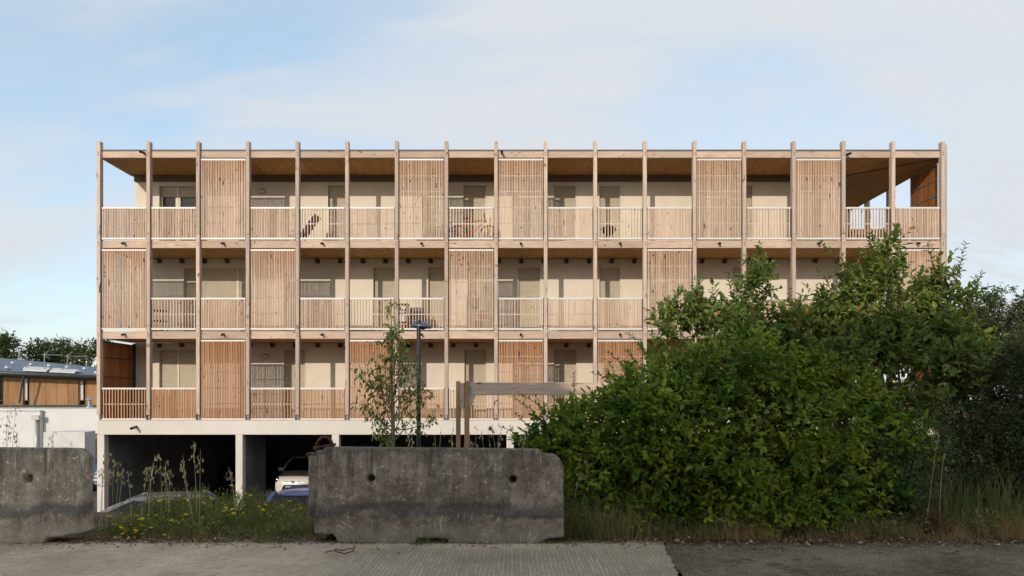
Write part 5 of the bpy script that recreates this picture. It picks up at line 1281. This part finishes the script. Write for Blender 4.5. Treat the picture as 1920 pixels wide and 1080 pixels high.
def barbecue():
    t = thing('kettle_barbecue', 'black kettle barbecue on the top balcony behind an open railing', 'barbecue', xb(1141,22.1), 22.1, FL3)
    m = MB(); m.lathe((0,0,.60), [(.0,-.20),(.10,-.18),(.19,-.10),(.235,0),(.235,.02)], 20); m.build('bowl', M['black'], t, smooth=True)
    m = MB(); m.lathe((0,0,.60), [(.24,.022),(.20,.07),(.10,.115),(0,.125)], 20); lid = m.build('lid', M['black'], t, smooth=True)
    m = MB(); m.tube([(-.05,0,.72),(-.05,0,.76),(.05,0,.76),(.05,0,.72)], .012, 6); m.build('handle', M['black'], lid)
    for k in range(3):
        a = 2.2*k+.3; m = MB(); m.tube([(.13*math.cos(a),.13*math.sin(a),.46),(.27*math.cos(a),.27*math.sin(a),0)], .012, 6); m.build('leg', M['darksteel'], t)
    for s in (-1,1): m = MB(); m.tube([(s*.235,0,.60),(s*.30,0,.60),(s*.30,0,.57)], .012, 6); m.build('side_handle', M['black'], t)
barbecue()
def bicycle(label, px, Y, z):
    t = thing('bicycle', label, 'bicycle', xb(px, Y), Y, z)
    for x in (-.5, .5):
        m = MB(); m.tube([(x+.31*math.cos(a), 0, .33+.31*math.sin(a)) for a in np.linspace(0, 6.283, 29)], .022, 6, False); w = m.build('wheel', M['black'], t, smooth=True)
        m = MB()
        for k in range(8): a = k*math.pi/8; m.tube([(x-.29*math.cos(a),0,.33-.29*math.sin(a)),(x+.29*math.cos(a),0,.33+.29*math.sin(a))], .003, 3)
        m.build('spokes', M['steel'], w)['kind'] = 'stuff'
    m = MB()
    for a, b in (((-.5,0,.33),(-.12,0,.33)),((-.12,0,.33),(-.22,0,.82)),((-.12,0,.33),(.36,0,.78)),((-.20,0,.74),(.34,0,.82)),((.5,0,.33),(.36,0,.86)),((-.5,0,.33),(-.20,0,.74))): m.tube([a, b], .019, 6)
    m.build('frame', M['orange'], t, smooth=True)
    m = MB(); m.ball((-.23,0,.88), .13, .06, .03, 10, 6); m.build('saddle', M['black'], t, smooth=True)
    m = MB(); m.tube([(.34,-.26,.98),(.36,0,.92),(.34,.26,.98)], .014, 6); m.tube([(.36,0,.85),(.36,0,.93)], .016, 6); m.build('handlebar', M['black'], t)
    m = MB(); m.tube([(-.12,-.06,.33),(-.12,-.06,.17)], .012, 5); m.tube([(-.12,.06,.33),(-.12,.06,.49)], .012, 5); m.build('crank', M['black'], t)
bicycle('orange bicycle leaning behind the open railing of the top balcony', 888, 21.75, FL3)
def crate(label, px, Y, z, w, h, mat, d=.35):
    t = thing('storage_crate', label, 'crate', xb(px, Y), Y, z, 'crates stacked on the top balcony')
    for k in range(4):
        m = MB(); a = k*math.pi/2; r = Matrix.Rotation(a, 3, 'Z'); ww = (w if k % 2 == 0 else d)/2; dd = (d if k % 2 == 0 else w)/2
        for q in range(4): m.box(-ww, ww, -dd, -dd+.012, h*(q/4)+.004, h*(q+1)/4-.014)
        m.v = [tuple(r @ Vector(q)) for q in m.v]; m.build('side_panel', mat, t)
    m = MB(); m.box(-w/2+.013, w/2-.013, -d/2+.013, d/2-.013, .003, .02); m.build('base', mat, t)
crate('bottom navy crate of the stack beside the orange bicycle', 846, 21.9, FL3, .42, .23, M['navy'])
crate('middle white crate of the stack beside the orange bicycle', 846, 21.9, FL3+.235, .42, .2, M['box_white'])
crate('topmost navy crate of the stack beside the orange bicycle', 847, 21.9, FL3+.44, .40, .16, M['navy'])
crate('lower navy crate behind the slatted screen left of the bicycle', 822, 21.9, FL3, .44, .27, M['navy'])
crate('upper brown crate behind the slatted screen left of the bicycle', 823, 21.9, FL3+.275, .42, .27, M['rattan'])
crate('small dark crate on the floor behind the slatted screen near the bicycle', 790, 21.9, FL3, .26, .22, M['rattan'])
t = thing('plank_bundle', 'orange planks leaning at the right of the orange bicycle', 'planks', xb(916), 22.0, FL3)
for k in range(5):
    m = MB(); m.bar((-.18+.09*k, .1, 0), (-.10+.07*k+.04*(k%2), .45, .72+.09*((k*2)%5)), .05, .025); m.build('plank', M['plank'], t)
t = thing('rattan_sofa', 'brown rattan sofa on the top corner balcony', 'sofa', xb(1640, 22.6), 22.6, FL3)
m = MB(); m.box(-.75,.75,-.35,.35,.12,.40); m.build('seat', M['rattan'], t, bevel=.03)
m = MB(); m.box(-.75,.75,.18,.36,.402,.80); m.build('backrest', M['rattan'], t, bevel=.03)
for s in (-1, 1): m = MB(); m.box(s*.83-.08, s*.83+.08, -.36, .37, .05, .62); m.build('armrest', M['rattan'], t, bevel=.03)
m = MB(); m.box(-.7,.7,-.33,.17,.403,.50); m.build('cushion', M['grey_fabric'], t, bevel=.03)
tm = MB(); tm.box(xb(680,21.6), xb(727,21.6), 21.3, 22.2, FL3+.001, FL3+.055); tag(tm.build('turf_mat', M['turf']), 'bright green turf mat on the floor of the top balcony', 'turf mat')
def shelf(label, px, Y, z, w, hgt, n, mat, group):
    t = thing('shelf_rack', label, 'shelf', xb(px, Y), Y, z, group)
    for a in (-w/2, w/2):
        for b in (-.16, .16): m = MB(); m.box(a-.015, a+.015, b-.015, b+.015, 0, hgt); m.build('post', mat, t)
    for k in range(n): zz = .08 + (hgt-.12)*k/(n-1); m = MB(); m.box(-w/2+.016, w/2-.016, -.17, .17, zz, zz+.03); m.build('shelf_board', mat, t)
    return t
def box_on(label, px, Y, z, w, h, mat):
    m = MB(); m.box(-w/2, w/2, -.13, .13, 0, h); m.box(-w/2-.008, w/2+.008, -.138, .138, h+.001, h+.025)
    tag(m.build('storage_box', mat, bevel=.006, loc=(xb(px, Y), Y, z)), label, 'box', 'boxes on the shelf racks')
shelf('black shelf rack behind the open railing of the second left bay', 299, 21.9, FL2, .36, .78, 3, M['black'], 'shelf racks on the balconies')
shelf('black shelf rack full of boxes behind the street lamp', 754, 21.9, FL2, .42, .98, 4, M['black'], 'shelf racks on the balconies')
for k, (mt, lb) in enumerate(((M['cloth_red'], 'red box on the lowest shelf behind the street lamp'), (M['box_white'], 'white box on the second shelf behind the street lamp'), (M['steel'], 'grey box on the third shelf behind the street lamp'))):
    box_on(lb, 754, 21.9, FL2 + .08 + .86*k/3 + .031, .30, .17, mt)
t = thing('covered_rack', 'dark blue grey covered stack behind the street lamp head', 'covered stack', xb(782), 22.1, FL2)
m = MB(); n = 14; v = []
for k in range(9):
    zz = k/8; rr = 1 - .25*max(0, zz-.75)*4*.9 if zz > .75 else 1
    for j in range(n): a = 6.283*j/n; v.append((.27*rr*math.copysign(abs(math.cos(a))**.6, math.cos(a))*(1+.04*math.sin(5*a+k)), .2*rr*math.copysign(abs(math.sin(a))**.6, math.sin(a)), .02+.85*zz))
m.add(v, [(i*n+j, i*n+(j+1)%n, (i+1)*n+(j+1)%n, (i+1)*n+j) for i in range(8) for j in range(n)] + [tuple(8*n+j for j in range(n))]); m.build('cover', M['grey_fabric'], t, smooth=True)
m = MB(); m.tube([(.28*math.cos(a), .21*math.sin(a), .45) for a in np.linspace(0, 6.283, 17)], .012, 5, False); m.build('strap', M['box_white'], t)
t = thing('pallet_bench', 'low pallet bench behind the open railing of the second storey', 'bench', xb(680), 21.9, FL2)
for k in range(5): m = MB(); m.box(-.34, .34, -.28+.12*k, -.20+.12*k, .13, .155); m.build('slat', M['post'], t)
for k in range(3): m = MB(); m.box(-.33+.28*k, -.23+.28*k, -.28, .28, 0, .128); m.build('block', M['darkband'], t)
t = thing('drying_rack', 'white clothes drying rack behind the slatted screen right of the lamp', 'drying rack', xb(900), 22.0, FL2)
for k, z in enumerate((.40, .72, 1.12)):
    m = MB(); m.box(-.42, .35, -.25, -.235, z, z+.02); m.box(-.42, .35, .235, .25, z, z+.02)
    for q in range(9): m.box(-.40+.09*q, -.39+.09*q, -.234, .234, z+.005, z+.015)
    m.build('tier', M['alu'], t)
for sx in (-.43, .36):
    for sy in (-.24, .24): m = MB(); m.box(sx-.012, sx+.012, sy-.012, sy+.012, 0, 1.3); m.build('leg', M['alu'], t)
for k, (mt, x0, z0, h, lb) in enumerate((('cloth_blue', -.15, 1.12, .34, 'blue cloth hanging on the top tier of the drying rack'), ('cloth_red', .12, .72, .26, 'red cloth hanging on the middle tier of the drying rack'), ('grey_fabric', -.05, .40, .3, 'grey cloth hanging on the lowest tier of the drying rack'))):
    m = MB(); n = 10; v = []
    for q in range(n+1):
        x = -.16+.32*q/n
        for zz in (0, -h*.5, -h): v.append((x, -.262 - .015*math.sin(q*1.3)*(1 if zz else .3), zz))
    m.add(v, [(q*3+r, (q+1)*3+r, (q+1)*3+r+1, q*3+r+1) for q in range(n) for r in range(2)])
    o = m.build('hanging_cloth', M[mt], smooth=True, loc=(xb(900)+x0, 22.0, FL2+z0+.022)); sd = o.modifiers.new('thickness', 'SOLIDIFY'); sd.thickness = .006
    tag(o, lb, 'cloth', 'laundry on the drying rack')
t = thing('garden_chair', 'dark garden chair on the lowest balcony before the orange privacy panel', 'chair', xb(266, 22.0), 22.0, FL1)
m = MB(); m.box(-.24,.24,-.24,.24,.42,.47); m.build('seat', M['black'], t, bevel=.01)
m = MB(); m.add([(-.24,.20,.472),(.24,.20,.472),(.26,.36,.98),(-.26,.36,.98),(-.24,.23,.472),(.24,.23,.472),(.26,.39,.98),(-.26,.39,.98)], [(0,1,2,3),(7,6,5,4),(0,4,5,1),(1,5,6,2),(2,6,7,3),(3,7,4,0)]); m.build('backrest', M['black'], t)
for sx in (-.21,.21):
    for sy in (-.21,.21): m = MB(); m.bar((sx,sy,0),(sx*.95,sy*.95,.42), .03, .03); m.build('leg', M['darksteel'], t)
